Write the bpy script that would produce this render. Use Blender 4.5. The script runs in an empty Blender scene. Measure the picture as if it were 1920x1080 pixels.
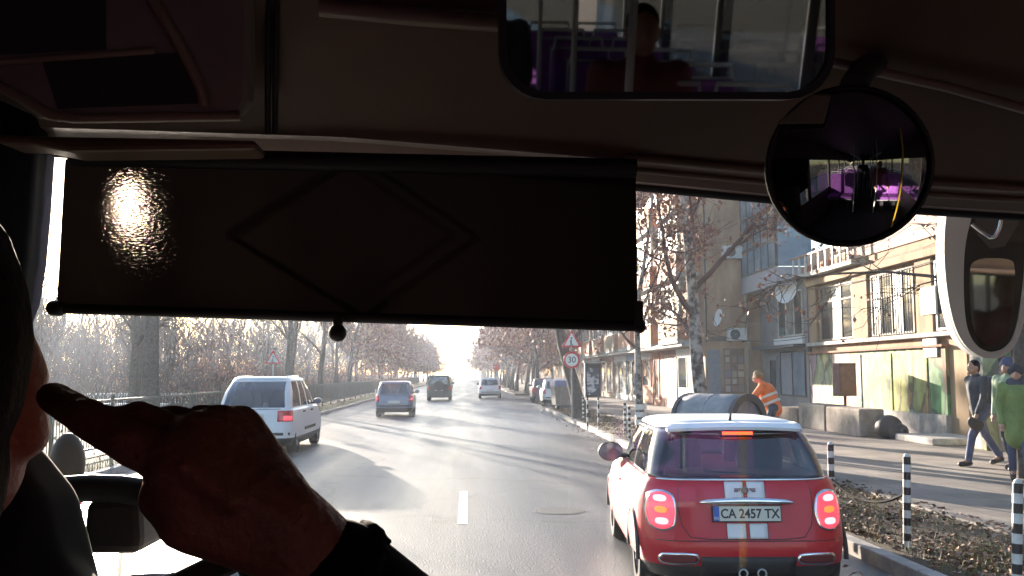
import bpy, bmesh, math, random
from mathutils import Vector, Matrix, Euler, Quaternion
R = math.radians
SC = bpy.context.scene
COL = SC.collection
rnd = random.Random(7)

# ------------------------------------------------------------------ camera
F = 1800.0
cam_d = bpy.data.cameras.new('camera')
cam_d.sensor_width = 36.0
cam_d.lens = F / 1920 * 36.0
cam_d.clip_start = 0.05
cam_d.clip_end = 3000
cam = bpy.data.objects.new('camera', cam_d)
COL.objects.link(cam)
CAM = Vector((0, 0, 1.78))
cam.location = CAM
YAW, PITCH, ROLL = R(-2.70), R(5.08), R(-0.25)
CM = (Matrix.Rotation(YAW, 3, 'Z') @ Matrix.Rotation(R(90) + PITCH, 3, 'X') @ Matrix.Rotation(ROLL, 3, 'Z'))
cam.rotation_euler = CM.to_euler()
SC.camera = cam

def ray(px, py):
    return (CM @ Vector(((px - 960) / F, -(py - 540) / F, -1.0))).normalized()
def P(px, py, Y):
    d = ray(px, py)
    return CAM + d * (Y / d.y)
def G(px, py, z=0.0):
    d = ray(px, py)
    return CAM + d * ((z - CAM.z) / d.z)
def PP(px, py, c, n):
    d = ray(px, py)
    return CAM + d * ((c - CAM).dot(n) / d.dot(n))

# ------------------------------------------------------------------ sky, sun, exposure
SUN = ray(212, 375)
SUN_EL = math.asin(SUN.z)
SUN_AZ = math.atan2(SUN.x, SUN.y)
w = bpy.data.worlds.new('World')
SC.world = w
w.use_nodes = True
nt = w.node_tree
sky = nt.nodes.new('ShaderNodeTexSky')
sky.sky_type = 'NISHITA'
sky.sun_disc = False
sky.sun_elevation = SUN_EL
sky.sun_rotation = SUN_AZ
sky.air_density = 1.0
sky.dust_density = 0.8
sky.ozone_density = 1.5
nt.links.new(sky.outputs[0], nt.nodes['Background'].inputs[0])
nt.nodes['Background'].inputs[1].default_value = 0.08
sl = bpy.data.lights.new('sun', 'SUN')
sl.energy = 5.0
sl.angle = R(0.53)
sl.color = (1.0, 0.84, 0.66)
so = bpy.data.objects.new('sun', sl)
COL.objects.link(so)
so.rotation_euler = SUN.to_track_quat('Z', 'Y').to_euler()
so.location = (-20, 50, 30)
vs = SC.view_settings
vs.view_transform = 'Standard'
vs.look = 'None'
vs.exposure = 2.6
vs.gamma = 1.0
cy = SC.cycles
cy.use_denoising = True
cy.max_bounces = 7
cy.diffuse_bounces = 3
cy.glossy_bounces = 4
cy.transmission_bounces = 4
cy.transparent_max_bounces = 24
cy.volume_bounces = 0
cy.sample_clamp_indirect = 4.0
cy.sample_clamp_direct = 0.0
cy.caustics_reflective = False
cy.caustics_refractive = False

# ------------------------------------------------------------------ materials
MATS = {}
def mat(name, col, rough=0.6, metal=0.0, var=0.0, scale=8.0, bump=0.0, bscale=60.0, spec=0.5, coat=0.0, col2=None, emit=None, estr=0.0, lo=0.35, hi=0.65, streak=1.0):
    if name in MATS:
        return MATS[name]
    m = bpy.data.materials.new(name)
    m.use_nodes = True
    n = m.node_tree.nodes
    L = m.node_tree.links
    b = n['Principled BSDF']
    b.inputs['Base Color'].default_value = (*col, 1)
    b.inputs['Roughness'].default_value = rough
    b.inputs['Metallic'].default_value = metal
    b.inputs['Specular IOR Level'].default_value = spec
    b.inputs['Coat Weight'].default_value = coat
    b.inputs['Coat Roughness'].default_value = 0.05
    if emit:
        b.inputs['Emission Color'].default_value = (*emit, 1)
        b.inputs['Emission Strength'].default_value = estr
    if var or col2 or bump:
        tc = n.new('ShaderNodeTexCoord')
    if var or col2:
        t = n.new('ShaderNodeTexNoise')
        t.inputs['Scale'].default_value = scale
        t.inputs['Detail'].default_value = 7
        t.inputs['Roughness'].default_value = 0.65
        mpp = n.new('ShaderNodeMapping'); mpp.inputs['Scale'].default_value = (1, 1, streak)
        L.new(tc.outputs['Object'], mpp.inputs[0]); L.new(mpp.outputs[0], t.inputs['Vector'])
        r = n.new('ShaderNodeValToRGB')
        c2 = col2 or tuple(c * (1 - var) for c in col)
        c1 = col if col2 else tuple(min(1, c * (1 + var)) for c in col)
        r.color_ramp.elements[0].color = (*c2, 1)
        r.color_ramp.elements[1].color = (*c1, 1)
        r.color_ramp.elements[0].position = lo
        r.color_ramp.elements[1].position = hi
        L.new(t.outputs['Fac'], r.inputs[0])
        L.new(r.outputs[0], b.inputs['Base Color'])
    if bump:
        t2 = n.new('ShaderNodeTexNoise')
        t2.inputs['Scale'].default_value = bscale
        t2.inputs['Detail'].default_value = 6
        L.new(tc.outputs['Object'], t2.inputs['Vector'])
        bp = n.new('ShaderNodeBump')
        bp.inputs['Strength'].default_value = bump
        bp.inputs['Distance'].default_value = 0.02
        L.new(t2.outputs['Fac'], bp.inputs['Height'])
        L.new(bp.outputs[0], b.inputs['Normal'])
    MATS[name] = m
    return m

def glass(name, tint, refl=0.08, rough=0.0, dirt=0.0):
    """thin pane: tinted transparency, a mirror share, a little dust that scatters light"""
    m = bpy.data.materials.new(name)
    m.use_nodes = True
    n = m.node_tree.nodes
    L = m.node_tree.links
    n.remove(n['Principled BSDF'])
    tr = n.new('ShaderNodeBsdfTransparent')
    tr.inputs[0].default_value = (*tint, 1)
    gl = n.new('ShaderNodeBsdfGlossy')
    gl.inputs['Roughness'].default_value = rough
    fr = n.new('ShaderNodeLayerWeight')
    fr.inputs['Blend'].default_value = 0.25
    mp = n.new('ShaderNodeMapRange')
    mp.inputs['To Min'].default_value = refl
    mp.inputs['To Max'].default_value = min(1, refl * 6)
    L.new(fr.outputs['Facing'], mp.inputs['Value'])
    mx = n.new('ShaderNodeMixShader')
    L.new(mp.outputs[0], mx.inputs[0])
    L.new(tr.outputs[0], mx.inputs[1])
    L.new(gl.outputs[0], mx.inputs[2])
    out = mx
    if dirt:
        tl = n.new('ShaderNodeBsdfTranslucent')
        tl.inputs[0].default_value = (0.9, 0.88, 0.85, 1)
        tc = n.new('ShaderNodeTexCoord')
        no = n.new('ShaderNodeTexNoise')
        no.inputs['Scale'].default_value = 2.2
        no.inputs['Detail'].default_value = 6
        mp2 = n.new('ShaderNodeMapping')
        mp2.inputs['Scale'].default_value = (2.5, 1, 0.6)
        L.new(tc.outputs['Object'], mp2.inputs[0])
        L.new(mp2.outputs[0], no.inputs['Vector'])
        mr = n.new('ShaderNodeMapRange')
        mr.inputs['From Min'].default_value = 0.35
        mr.inputs['From Max'].default_value = 0.7
        mr.inputs['To Min'].default_value = dirt * 0.5
        mr.inputs['To Max'].default_value = dirt * 1.6
        L.new(no.outputs['Fac'], mr.inputs['Value'])
        m2 = n.new('ShaderNodeMixShader')
        L.new(mr.outputs[0], m2.inputs[0])
        L.new(mx.outputs[0], m2.inputs[1])
        L.new(tl.outputs[0], m2.inputs[2])
        out = m2
    L.new(out.outputs[0], n['Material Output'].inputs['Surface'])
    MATS[name] = m
    return m

# ------------------------------------------------------------------ mesh building
class MB:
    def __init__(s):
        s.v = []; s.f = []; s.mi = []; s.cur = 0
    def add(s, vs_, fs, M=None):
        o = len(s.v)
        s.v += [tuple(M @ Vector(q)) if M else tuple(q) for q in vs_]
        s.f += [tuple(i + o for i in f) for f in fs]
        s.mi += [s.cur] * len(fs)
        return s
    def box(s, c, d, M=None):
        x, y, z = c; a, b, e = d[0] / 2, d[1] / 2, d[2] / 2
        vv = [(x + i * a, y + j * b, z + k * e) for k in (-1, 1) for j in (-1, 1) for i in (-1, 1)]
        return s.add(vv, [(0, 2, 3, 1), (4, 5, 7, 6), (0, 1, 5, 4), (2, 6, 7, 3), (0, 4, 6, 2), (1, 3, 7, 5)], M)
    def span(s, a, b):
        return s.box([(i + j) / 2 for i, j in zip(a, b)], [abs(j - i) for i, j in zip(a, b)])
    def tube(s, pts, rads, n=8, cap=True, M=None):
        pts = [Vector(p) for p in pts]
        if not hasattr(rads, '__len__'):
            rads = [rads] * len(pts)
        vv, ff = [], []
        up = None
        for i, p in enumerate(pts):
            d = (pts[min(i + 1, len(pts) - 1)] - pts[max(i - 1, 0)])
            d = d.normalized() if d.length > 1e-9 else Vector((0, 0, 1))
            if up is None:
                up = Vector((0, 0, 1)) if abs(d.z) < 0.9 else Vector((1, 0, 0))
            a = d.cross(up).normalized()
            up = a.cross(d).normalized()
            for k in range(n):
                t = 2 * math.pi * k / n
                vv.append(p + (a * math.cos(t) + up * math.sin(t)) * rads[i])
        for i in range(len(pts) - 1):
            for k in range(n):
                k2 = (k + 1) % n
                ff.append((i * n + k, i * n + k2, (i + 1) * n + k2, (i + 1) * n + k))
        if cap:
            ff.append(tuple(range(n))[::-1])
            ff.append(tuple(range((len(pts) - 1) * n, len(pts) * n)))
        return s.add(vv, ff, M)
    def capsule(s, a, b, ra, rb=None, n=14, k=5):
        a, b = Vector(a), Vector(b)
        rb = ra if rb is None else rb
        d = (b - a).normalized()
        pts, rr = [], []
        for i in range(k):
            t = math.pi / 2 * (1 - i / k) * 0.985
            pts.append(a - d * ra * math.sin(t)); rr.append(ra * math.cos(t))
        for i in range(k + 1):
            t = math.pi / 2 * (i / k) * 0.985
            pts.append(b + d * rb * math.sin(t)); rr.append(rb * math.cos(t))
        return s.tube(pts, rr, n)
    def ell(s, c, r, M=None, nu=16, nv=10):
        c = Vector(c)
        vv, ff = [c + Vector((0, 0, -r[2]))], []
        for j in range(1, nv):
            t = -math.pi / 2 + math.pi * j / nv
            for i in range(nu):
                u = 2 * math.pi * i / nu
                vv.append(c + Vector((r[0] * math.cos(t) * math.cos(u), r[1] * math.cos(t) * math.sin(u), r[2] * math.sin(t))))
        vv.append(c + Vector((0, 0, r[2])))
        for i in range(nu):
            i2 = (i + 1) % nu
            ff.append((0, 1 + i2, 1 + i))
            for j in range(nv - 2):
                q = 1 + j * nu
                ff.append((q + i, q + i2, q + nu + i2, q + nu + i))
            q = 1 + (nv - 2) * nu
            ff.append((q + i, q + i2, len(vv) - 1))
        return s.add(vv, ff, M)
    def prism(s, poly, off):
        """closed solid: polygon (list of 3D points) extruded by vector off"""
        n = len(poly); off = Vector(off)
        vv = [Vector(p) for p in poly] + [Vector(p) + off for p in poly]
        ff = [tuple(range(n))[::-1], tuple(range(n, 2 * n))]
        ff += [(i, (i + 1) % n, n + (i + 1) % n, n + i) for i in range(n)]
        return s.add(vv, ff)
    def ring(s, outer, inner, off):
        """closed frame between two outlines with the same number of points"""
        n = len(outer); off = Vector(off)
        vv = [Vector(p) for p in outer] + [Vector(p) for p in inner] + [Vector(p) + off for p in outer] + [Vector(p) + off for p in inner]
        ff = []
        for i in range(n):
            j = (i + 1) % n
            ff += [(i, n + i, n + j, j), (2 * n + i, 2 * n + j, 3 * n + j, 3 * n + i), (i, j, 2 * n + j, 2 * n + i), (n + i, 3 * n + i, 3 * n + j, n + j)]
        return s.add(vv, ff)
    def grid(s, rows):
        m = len(rows[0])
        vv = [p for r in rows for p in r]
        ff = [(i * m + j, i * m + j + 1, (i + 1) * m + j + 1, (i + 1) * m + j) for i in range(len(rows) - 1) for j in range(m - 1)]
        return s.add(vv, ff)
    def lathe(s, prof, n=24, M=None, closed=False):
        """profile of (r, h) turned round the local z axis"""
        vv, ff = [], []
        for r_, h in prof:
            for k in range(n):
                t = 2 * math.pi * k / n
                vv.append((r_ * math.cos(t), r_ * math.sin(t), h))
        m = len(prof)
        for i in range(m - 1 + (1 if closed else 0)):
            i2 = (i + 1) % m
            for k in range(n):
                k2 = (k + 1) % n
                ff.append((i * n + k, i * n + k2, i2 * n + k2, i2 * n + k))
        return s.add(vv, ff, M)
    def mesh(s, name):
        me = bpy.data.meshes.new(name)
        me.from_pydata([tuple(q) for q in s.v], [], s.f)
        me.update()
        return me
    def build(s, name, m, parent=None, smooth=0, bev=0, loc=None, solid=0, fix=True):
        me = s.mesh(name)
        for mm in (m if isinstance(m, (list, tuple)) else [m]):
            me.materials.append(mm)
        if isinstance(m, (list, tuple)):
            me.polygons.foreach_set('material_index', s.mi)
        if fix:
            bm = bmesh.new(); bm.from_mesh(me)
            bmesh.ops.recalc_face_normals(bm, faces=bm.faces)
            bm.to_mesh(me); bm.free()
        if smooth:
            me.shade_smooth() if hasattr(me, 'shade_smooth') else None
            me.polygons.foreach_set('use_smooth', [True] * len(me.polygons))
            me.set_sharp_from_angle(angle=R(smooth))
        o = bpy.data.objects.new(name, me)
        COL.objects.link(o)
        if parent:
            o.parent = parent
        if loc:
            o.location = loc
        if solid:
            md = o.modifiers.new('thick', 'SOLIDIFY'); md.thickness = solid; md.offset = 0
        if bev:
            md = o.modifiers.new('bevel', 'BEVEL'); md.width = bev; md.segments = 2; md.limit_method = 'ANGLE'
        return o

def tag(o, label=None, cat=None, group=None, kind=None):
    if label: o['label'] = label
    if cat: o['category'] = cat
    if group: o['group'] = group
    if kind: o['kind'] = kind
    return o
def empty(name, loc=(0, 0, 0), rz=0, label=None, cat=None, group=None):
    o = bpy.data.objects.new(name, None)
    COL.objects.link(o)
    o.empty_display_size = 0.1
    o.location = loc
    o.rotation_euler = (0, 0, rz)
    return tag(o, label, cat, group)
def copy_tree(o, parent=None):
    c = o.copy(); COL.objects.link(c); c.parent = parent
    for ch in list(o.children):
        copy_tree(ch, c)
    return c
def organic(name, mb, vox, m, parent=None, it=6):
    """union of overlapping closed shapes fused into one continuous smooth skin"""
    o = mb.build(name, m, parent, fix=False)
    md = o.modifiers.new('r', 'REMESH'); md.mode = 'VOXEL'; md.voxel_size = vox
    md = o.modifiers.new('s', 'SMOOTH'); md.iterations = it; md.factor = 0.5
    dg = bpy.context.evaluated_depsgraph_get()
    me = bpy.data.meshes.new_from_object(o.evaluated_get(dg))
    old = o.data
    o.modifiers.clear()
    o.data = me
    bpy.data.meshes.remove(old)
    me.polygons.foreach_set('use_smooth', [True] * len(me.polygons))
    if not me.materials:
        me.materials.append(m)
    return o
def text_mesh(name, txt, size, m, M, parent=None, ext=0.002, sx=1.0, off=0.0):
    cu = bpy.data.curves.new(name, 'FONT')
    cu.body = txt; cu.size = size; cu.align_x = 'CENTER'; cu.align_y = 'CENTER'; cu.extrude = ext; cu.offset = off
    t = bpy.data.objects.new(name, cu); COL.objects.link(t)
    dg = bpy.context.evaluated_depsgraph_get()
    me = bpy.data.meshes.new_from_object(t.evaluated_get(dg))
    bpy.data.objects.remove(t)
    me.transform(M @ Matrix.Diagonal((sx, 1, 1, 1)))
    me.materials.clear(); me.materials.append(m)
    o = bpy.data.objects.new(name, me); COL.objects.link(o); o.parent = parent
    return o
# text lies in local xy facing +z; stand it up to face -y (towards the camera)
FACE = Matrix.Rotation(R(90), 4, 'X')

# ------------------------------------------------------------------ ground, road, pavements
def road_mat():
    m = mat('asphalt', (0.075, 0.074, 0.078), 0.5, bump=0.55, bscale=45, spec=0.5)
    n = m.node_tree.nodes; L = m.node_tree.links; b = n['Principled BSDF']
    tc = n.new('ShaderNodeTexCoord')
    mp = n.new('ShaderNodeMapping'); mp.inputs['Scale'].default_value = (1.4, 0.10, 1)
    L.new(tc.outputs['Object'], mp.inputs[0])
    a = n.new('ShaderNodeTexNoise'); a.inputs['Scale'].default_value = 1.0; a.inputs['Detail'].default_value = 8
    L.new(mp.outputs[0], a.inputs['Vector'])
    f = n.new('ShaderNodeTexNoise'); f.inputs['Scale'].default_value = 120; f.inputs['Detail'].default_value = 3
    L.new(tc.outputs['Object'], f.inputs['Vector'])
    v = n.new('ShaderNodeTexVoronoi'); v.feature = 'DISTANCE_TO_EDGE'; v.inputs['Scale'].default_value = 0.22
    wn = n.new('ShaderNodeTexNoise'); wn.inputs['Scale'].default_value = 0.9; wn.inputs['Detail'].default_value = 5
    L.new(tc.outputs['Object'], wn.inputs['Vector'])
    wa = n.new('ShaderNodeVectorMath'); wa.operation = 'MULTIPLY_ADD'
    L.new(wn.outputs['Color'], wa.inputs[0]); wa.inputs[1].default_value = (2.2, 2.2, 0); L.new(tc.outputs['Object'], wa.inputs[2])
    L.new(wa.outputs[0], v.inputs['Vector'])
    cr = n.new('ShaderNodeValToRGB')
    cr.color_ramp.elements[0].position = 0.003; cr.color_ramp.elements[0].color = (0.35, 0.35, 0.35, 1)
    cr.color_ramp.elements[1].position = 0.012; cr.color_ramp.elements[1].color = (1, 1, 1, 1)
    L.new(v.outputs['Distance'], cr.inputs[0])
    ad = n.new('ShaderNodeMath'); ad.operation = 'MULTIPLY_ADD'; ad.inputs[1].default_value = 0.35
    L.new(f.outputs['Fac'], ad.inputs[0]); L.new(a.outputs['Fac'], ad.inputs[2])
    r = n.new('ShaderNodeValToRGB')
    r.color_ramp.elements[0].position = 0.45; r.color_ramp.elements[0].color = (0.028, 0.030, 0.037, 1)
    r.color_ramp.elements[1].position = 0.9; r.color_ramp.elements[1].color = (0.085, 0.087, 0.095, 1)
    L.new(ad.outputs[0], r.inputs[0])
    mu = n.new('ShaderNodeMix'); mu.data_type = 'RGBA'; mu.blend_type = 'MULTIPLY'; mu.inputs[0].default_value = 1
    L.new(r.outputs[0], mu.inputs[6]); L.new(cr.outputs[0], mu.inputs[7])
    L.new(mu.outputs[2], b.inputs['Base Color'])
    rr = n.new('ShaderNodeMapRange'); rr.inputs['To Min'].default_value = 0.30; rr.inputs['To Max'].default_value = 0.56
    L.new(ad.outputs[0], rr.inputs['Value']); rr.inputs['From Min'].default_value = .4; rr.inputs['From Max'].default_value = .95; L.new(rr.outputs[0], b.inputs['Roughness'])
    return m
M_road = road_mat()
M_soil = mat('soil', (0.10, 0.065, 0.04), 0.95, col2=(0.05, 0.045, 0.025), scale=3, bump=0.6, bscale=25)
M_park = mat('park_soil', (0.15, 0.095, 0.05), 0.95, col2=(0.07, 0.06, 0.03), scale=1.2, bump=0.5, bscale=12)
def paving_mat():
    m = mat('paving', (0.30, 0.26, 0.22), 0.75, bump=0.2, bscale=50)
    n = m.node_tree.nodes; L = m.node_tree.links; b = n['Principled BSDF']
    tc = n.new('ShaderNodeTexCoord')
    br = n.new('ShaderNodeTexBrick'); br.inputs['Scale'].default_value = 2.5
    br.offset = 0.0
    br.inputs['Brick Width'].default_value = 1.0; br.inputs['Row Height'].default_value = 1.0; br.inputs['Mortar Size'].default_value = 0.018
    br.inputs['Color1'].default_value = (0.30, 0.265, 0.225, 1); br.inputs['Color2'].default_value = (0.24, 0.21, 0.18, 1); br.inputs['Mortar'].default_value = (0.12, 0.11, 0.10, 1)
    L.new(tc.outputs['Object'], br.inputs['Vector'])
    no = n.new('ShaderNodeTexNoise'); no.inputs['Scale'].default_value = 0.8; no.inputs['Detail'].default_value = 8
    L.new(tc.outputs['Object'], no.inputs['Vector'])
    rp = n.new('ShaderNodeValToRGB'); rp.color_ramp.elements[0].color = (0.55, 0.53, 0.52, 1); rp.color_ramp.elements[1].color = (1.1, 1.08, 1.05, 1)
    rp.color_ramp.elements[0].position = 0.3; rp.color_ramp.elements[1].position = 0.7
    L.new(no.outputs['Fac'], rp.inputs[0])
    mu = n.new('ShaderNodeMix'); mu.data_type = 'RGBA'; mu.blend_type = 'MULTIPLY'; mu.inputs[0].default_value = 1
    L.new(br.outputs['Color'], mu.inputs[6]); L.new(rp.outputs[0], mu.inputs[7]); L.new(mu.outputs[2], b.inputs['Base Color'])
    return m
M_pave = paving_mat()
M_conc = mat('concrete', (0.36, 0.34, 0.31), 0.85, var=0.3, scale=5, bump=0.3, bscale=40)
M_kerb = mat('kerb_concrete', (0.34, 0.32, 0.29), 0.85, var=0.3, scale=3, bump=0.3, bscale=40)
M_white = mat('white_paint', (0.72, 0.71, 0.68), 0.6, var=0.12, scale=10)
M_black = mat('black_paint', (0.02, 0.02, 0.022), 0.5)

def sheet(name, x0, x1, y0, y1, z, m, depth=0.0, nx=1):
    mb = MB()
    if depth:
        mb.span((x0, y0, z - depth), (x1, y1, z))
    else:
        mb.grid([[(x0, y0, z), (x1, y0, z)], [(x0, y1, z), (x1, y1, z)]])
    o = mb.build(name, m)
    return tag(o, kind='structure')
KX, LX = 3.75, -6.3
sheet('ground', -900, 900, -300, 1500, -0.03, M_park)
sheet('road', LX, KX, -60, 700, 0.0, M_road)
sheet('parking_bay', KX - 0.02, 6.1, 46.5, 78, 0.004, M_road)
sheet('verge_right', KX + 0.16, 5.5, -30, 46.2, 0.12, M_soil, 0.14)
sheet('verge_far', KX + 0.16, 6.1, 78.2, 500, 0.12, M_soil, 0.14)
sheet('pavement', 5.52, 40, -30, 46.2, 0.14, M_pave, 0.16)
sheet('pavement_far', 6.12, 40, 46.2, 500, 0.14, M_pave, 0.16)
sheet('verge_left', LX - 1.3, LX - 0.16, -30, 500, 0.10, mat('grass_soil', (0.09, 0.10, 0.035), 0.95, col2=(0.12, 0.09, 0.04), scale=4, bump=0.5, bscale=40), 0.12)
sheet('park_ground', -160, LX - 1.32, -30, 500, 0.12, M_park, 0.14)
mb = MB(); mb.lathe([(.001, .006), (.27, .006), (.29, .004), (.31, .006), (.33, .004)], 30, Matrix.Translation((1.2, 12.6, 0))); o = mb.build('manhole_cover', mat('cast_iron', (.05, .048, .046), .5, .4, var=.3, scale=30)); tag(o, 'round iron manhole cover in the lane behind the red car', 'manhole')
# painted lane dashes
for i, y0 in enumerate([11.6]):
    mb = MB(); x = -0.05
    mb.grid([[(x - .06, y0, .004), (x + .06, y0, .004)], [(x - .06, y0 + 3.2, .004), (x + .06, y0 + 3.2, .004)]])
    o = mb.build('lane_marking', M_white); tag(o, kind='structure')
# kerb stones, one by one
def kerb(name, x, ys, turn=None):
    e = empty(name); tag(e, kind='structure')
    mb = MB(); mb.box((0, 0, 0), (0.15, 0.985, 0.28))
    first = None
    for y in ys:
        if first is None:
            first = mb.build('kerb_stone', M_kerb, e, bev=0.012); o = first
        else:
            o = first.copy(); COL.objects.link(o)
        o.location = (x + rnd.uniform(-.008, .008), y + .5, -0.01 + rnd.uniform(-.008, .008))
        o.rotation_euler = (rnd.uniform(-.006, .006), 0, rnd.uniform(-.008, .008))
    return e, first
kr, ks = kerb('kerb_right', KX + .075, range(-6, 46))
for k in range(2):
    o = ks.copy(); COL.objects.link(o); o.location = (KX + .65 + k, 46.3, -.01); o.rotation_euler = (0, 0, R(90))
kerb('kerb_left', LX - .075, range(8, 75))
for nm, x, y0, y1 in (('kerb_far_right', KX + .075, 78, 500), ('kerb_far_left', LX - .075, 75, 500), ('kerb_near_left', LX - .075, -30, 8)):
    o = MB().span((x - .075, y0, -.14), (x + .075, y1, .13)).build(nm, M_kerb); tag(o, kind='structure')

# fallen leaves and grass blades
def litter(name, n, xr, yr, z, cols, size, label, cat, upright=False):
    mb = MB()
    for i in range(n):
        y = yr[0] + (yr[1] - yr[0]) * (rnd.random() ** 1.6)
        x = rnd.uniform(*xr)
        if rnd.random() > .55 + .45 * math.sin(x * 3.1 + 1.3 * math.sin(y * 1.1)) * math.cos(y * 1.7 + x): continue
        s_ = size * rnd.uniform(.35, 1.5)
        mb.cur = rnd.randrange(len(cols))
        if upright:
            a = rnd.uniform(0, 6.28); dx, dy = math.cos(a), math.sin(a)
            lx, ly = rnd.uniform(-.5, .5) * s_, rnd.uniform(-.5, .5) * s_
            mb.add([(x - dx * .006, y - dy * .006, z - .01), (x + dx * .006, y + dy * .006, z - .01), (x + lx, y + ly, z + s_)], [(0, 1, 2)])
        else:
            M = Matrix.Translation((x, y, z + rnd.uniform(.004, .035))) @ Euler((rnd.uniform(-.7, .7), rnd.uniform(-.7, .7), rnd.uniform(0, 6.3))).to_matrix().to_4x4()
            mb.add([(-s_ * .5, 0, 0), (0, -s_ * .32, s_ * .08), (s_ * .55, 0, 0), (0, s_ * .32, s_ * .08)], [(0, 1, 2), (0, 2, 3)], M)
    o = mb.build(name, cols, fix=False)
    return tag(o, label, cat, kind='stuff')
LEAF = [mat('leaf_a', (0.20, 0.085, 0.04), .7), mat('leaf_b', (0.12, 0.05, 0.03), .75), mat('leaf_c', (0.25, 0.13, 0.055), .7), mat('leaf_d', (0.36, 0.24, 0.17), .7), mat('leaf_e', (0.09, 0.05, 0.03), .8)]
litter('fallen_leaves', 22000, (KX + .2, 5.75), (6.5, 46), .12, LEAF, .06, 'brown fallen leaves covering the verge along the kerb', 'leaves')
litter('gutter_leaves', 700, (KX - .5, KX), (7, 46), .0, LEAF, .07, 'scattered brown leaves lying in the road gutter', 'leaves')
litter('park_leaves', 5000, (-20, LX - 1.3), (14, 70), .12, LEAF, .11, 'brown leaves strewn over the park ground', 'leaves')
GR = [mat('grass_a', (0.10, 0.14, 0.03), .7), mat('grass_b', (0.16, 0.17, 0.05), .7), mat('grass_c', (0.20, 0.17, 0.07), .7)]
litter('verge_grass', 12000, (KX + .2, 5.4), (7, 46), .12, GR, .07, 'thin grass between the leaves of the kerb verge', 'grass', True)
litter('grass', 9000, (LX - 1.3, LX - .16), (14, 90), .10, GR, .11, 'green grass strip along the park railing', 'grass', True)

# ------------------------------------------------------------------ apartment block with its shops
M_stucco = mat('tan_stucco', (0.46, 0.31, 0.20), 0.9, col2=(0.27, 0.17, 0.105), scale=1.6, streak=.3, bump=0.3, bscale=50)
M_cream = mat('cream_stucco', (0.42, 0.285, 0.16), 0.9, col2=(0.22, 0.145, 0.085), scale=1.8, streak=.3, bump=0.25, bscale=40)
M_para = mat('terracotta_panel', (0.40, 0.17, 0.08), 0.85, var=0.3, scale=2.5)
M_frame = mat('white_frame', (0.50, 0.47, 0.42), 0.5, var=.15)
M_wood = mat('brown_door', (0.30, 0.11, 0.05), 0.6, var=0.25, scale=3)
M_grey = mat('grey_panel', (0.22, 0.23, 0.26), 0.6, var=0.15)
M_dark = mat('dark_metal', (0.035, 0.035, 0.04), 0.5, var=.2)
M_pane = mat('window_glass', (0.03, 0.04, 0.045), 0.06, spec=0.9, var=0.4, scale=.7)
M_paneb = mat('curtained_glass', (0.20, 0.19, 0.17), 0.25, spec=0.7, var=0.5, scale=2)
M_blind = mat('window_blind', (0.55, 0.52, 0.44), 0.5, var=.15, scale=2)
M_bluegl = mat('blue_glazing', (0.16, 0.22, 0.28), 0.12, spec=0.8, var=.25, scale=1.5)
M_blueup = mat('blue_board', (0.10, 0.13, 0.16), 0.35, var=.2)
M_brick = mat('brick_red', (0.30, 0.13, 0.08), 0.9, var=.3)

def window(parent, x, y0, y1, z0, z1, pane=None, cols=2, fm=None, t=.055, name='window', row=None):
    """window in a wall whose street face lies at x (facing -x): frame proud of the wall, panes inside it"""
    fm = fm or M_frame
    mb = MB()
    a, b = x - .05, x + .06
    mb.span((a, y0, z0), (b, y1, z0 + t)); mb.span((a, y0, z1 - t), (b, y1, z1))
    mb.span((a + .001, y0, z0 + t), (b, y0 + t, z1 - t)); mb.span((a + .001, y1 - t, z0 + t), (b, y1, z1 - t))
    ys = [y0 + (y1 - y0) * k / cols for k in range(1, cols)]
    for y in ys:
        mb.span((a + .003, y - t * .45, z0 + t), (b, y + t * .45, z1 - t))
    if row:
        mb.span((a + .004, y0 + t, row - .02), (b, y1 - t, row + .02))
    o = mb.build(name, fm, parent)
    ed = [y0] + ys + [y1]
    for k in range(cols):
        pm = pane[k % len(pane)] if isinstance(pane, (list, tuple)) else (pane or M_pane)
        MB().span((x - .018, ed[k] + t * .5, z0 + t * .5), (x + .01, ed[k + 1] - t * .5, z1 - t * .5)).build('pane', pm, o)
    return o

AX, AY0, AY1 = 9.7, 38.8, 74.0
A = empty('apartment_block', (0, 0, 0), 0, 'tan apartment block with terracotta balconies and shops at street level', 'building')
MB().span((AX, AY0, -.02), (12.62, AY1, 17)).build('wall', M_stucco, A)
# shop level: a long canopy slab and shop fronts
MB().span((AX - .9, AY0 + .3, 2.86), (AX - .003, AY1, 3.0)).build('canopy', M_conc, A, bev=.02)
shops = [(AY0 + .5, AY0 + 1.0, M_grey, 0), (AY0 + 1.1, AY0 + 4.9, mat('shop_pale', (.52, .48, .42), .6, var=.15), 2), (AY0 + 5.2, AY0 + 8.6, M_wood, 1), (AY0 + 8.8, AY0 + 10.6, mat('orange_shop', (0.60, 0.20, 0.07), .6, var=.2), 2),
         (AY0 + 11, AY0 + 13.8, M_para, 2), (AY0 + 14.2, AY0 + 18.4, mat('dark_shop', (0.06, 0.07, 0.06), .5, var=.3), 3), (AY0 + 18.8, AY0 + 23.5, mat('teal_shop', (0.10, 0.20, 0.25), .5, var=.3), 3), (AY0 + 24, AY0 + 30, M_stucco, 4), (AY0 + 30.5, AY1 - .5, M_wood, 3)]
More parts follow.
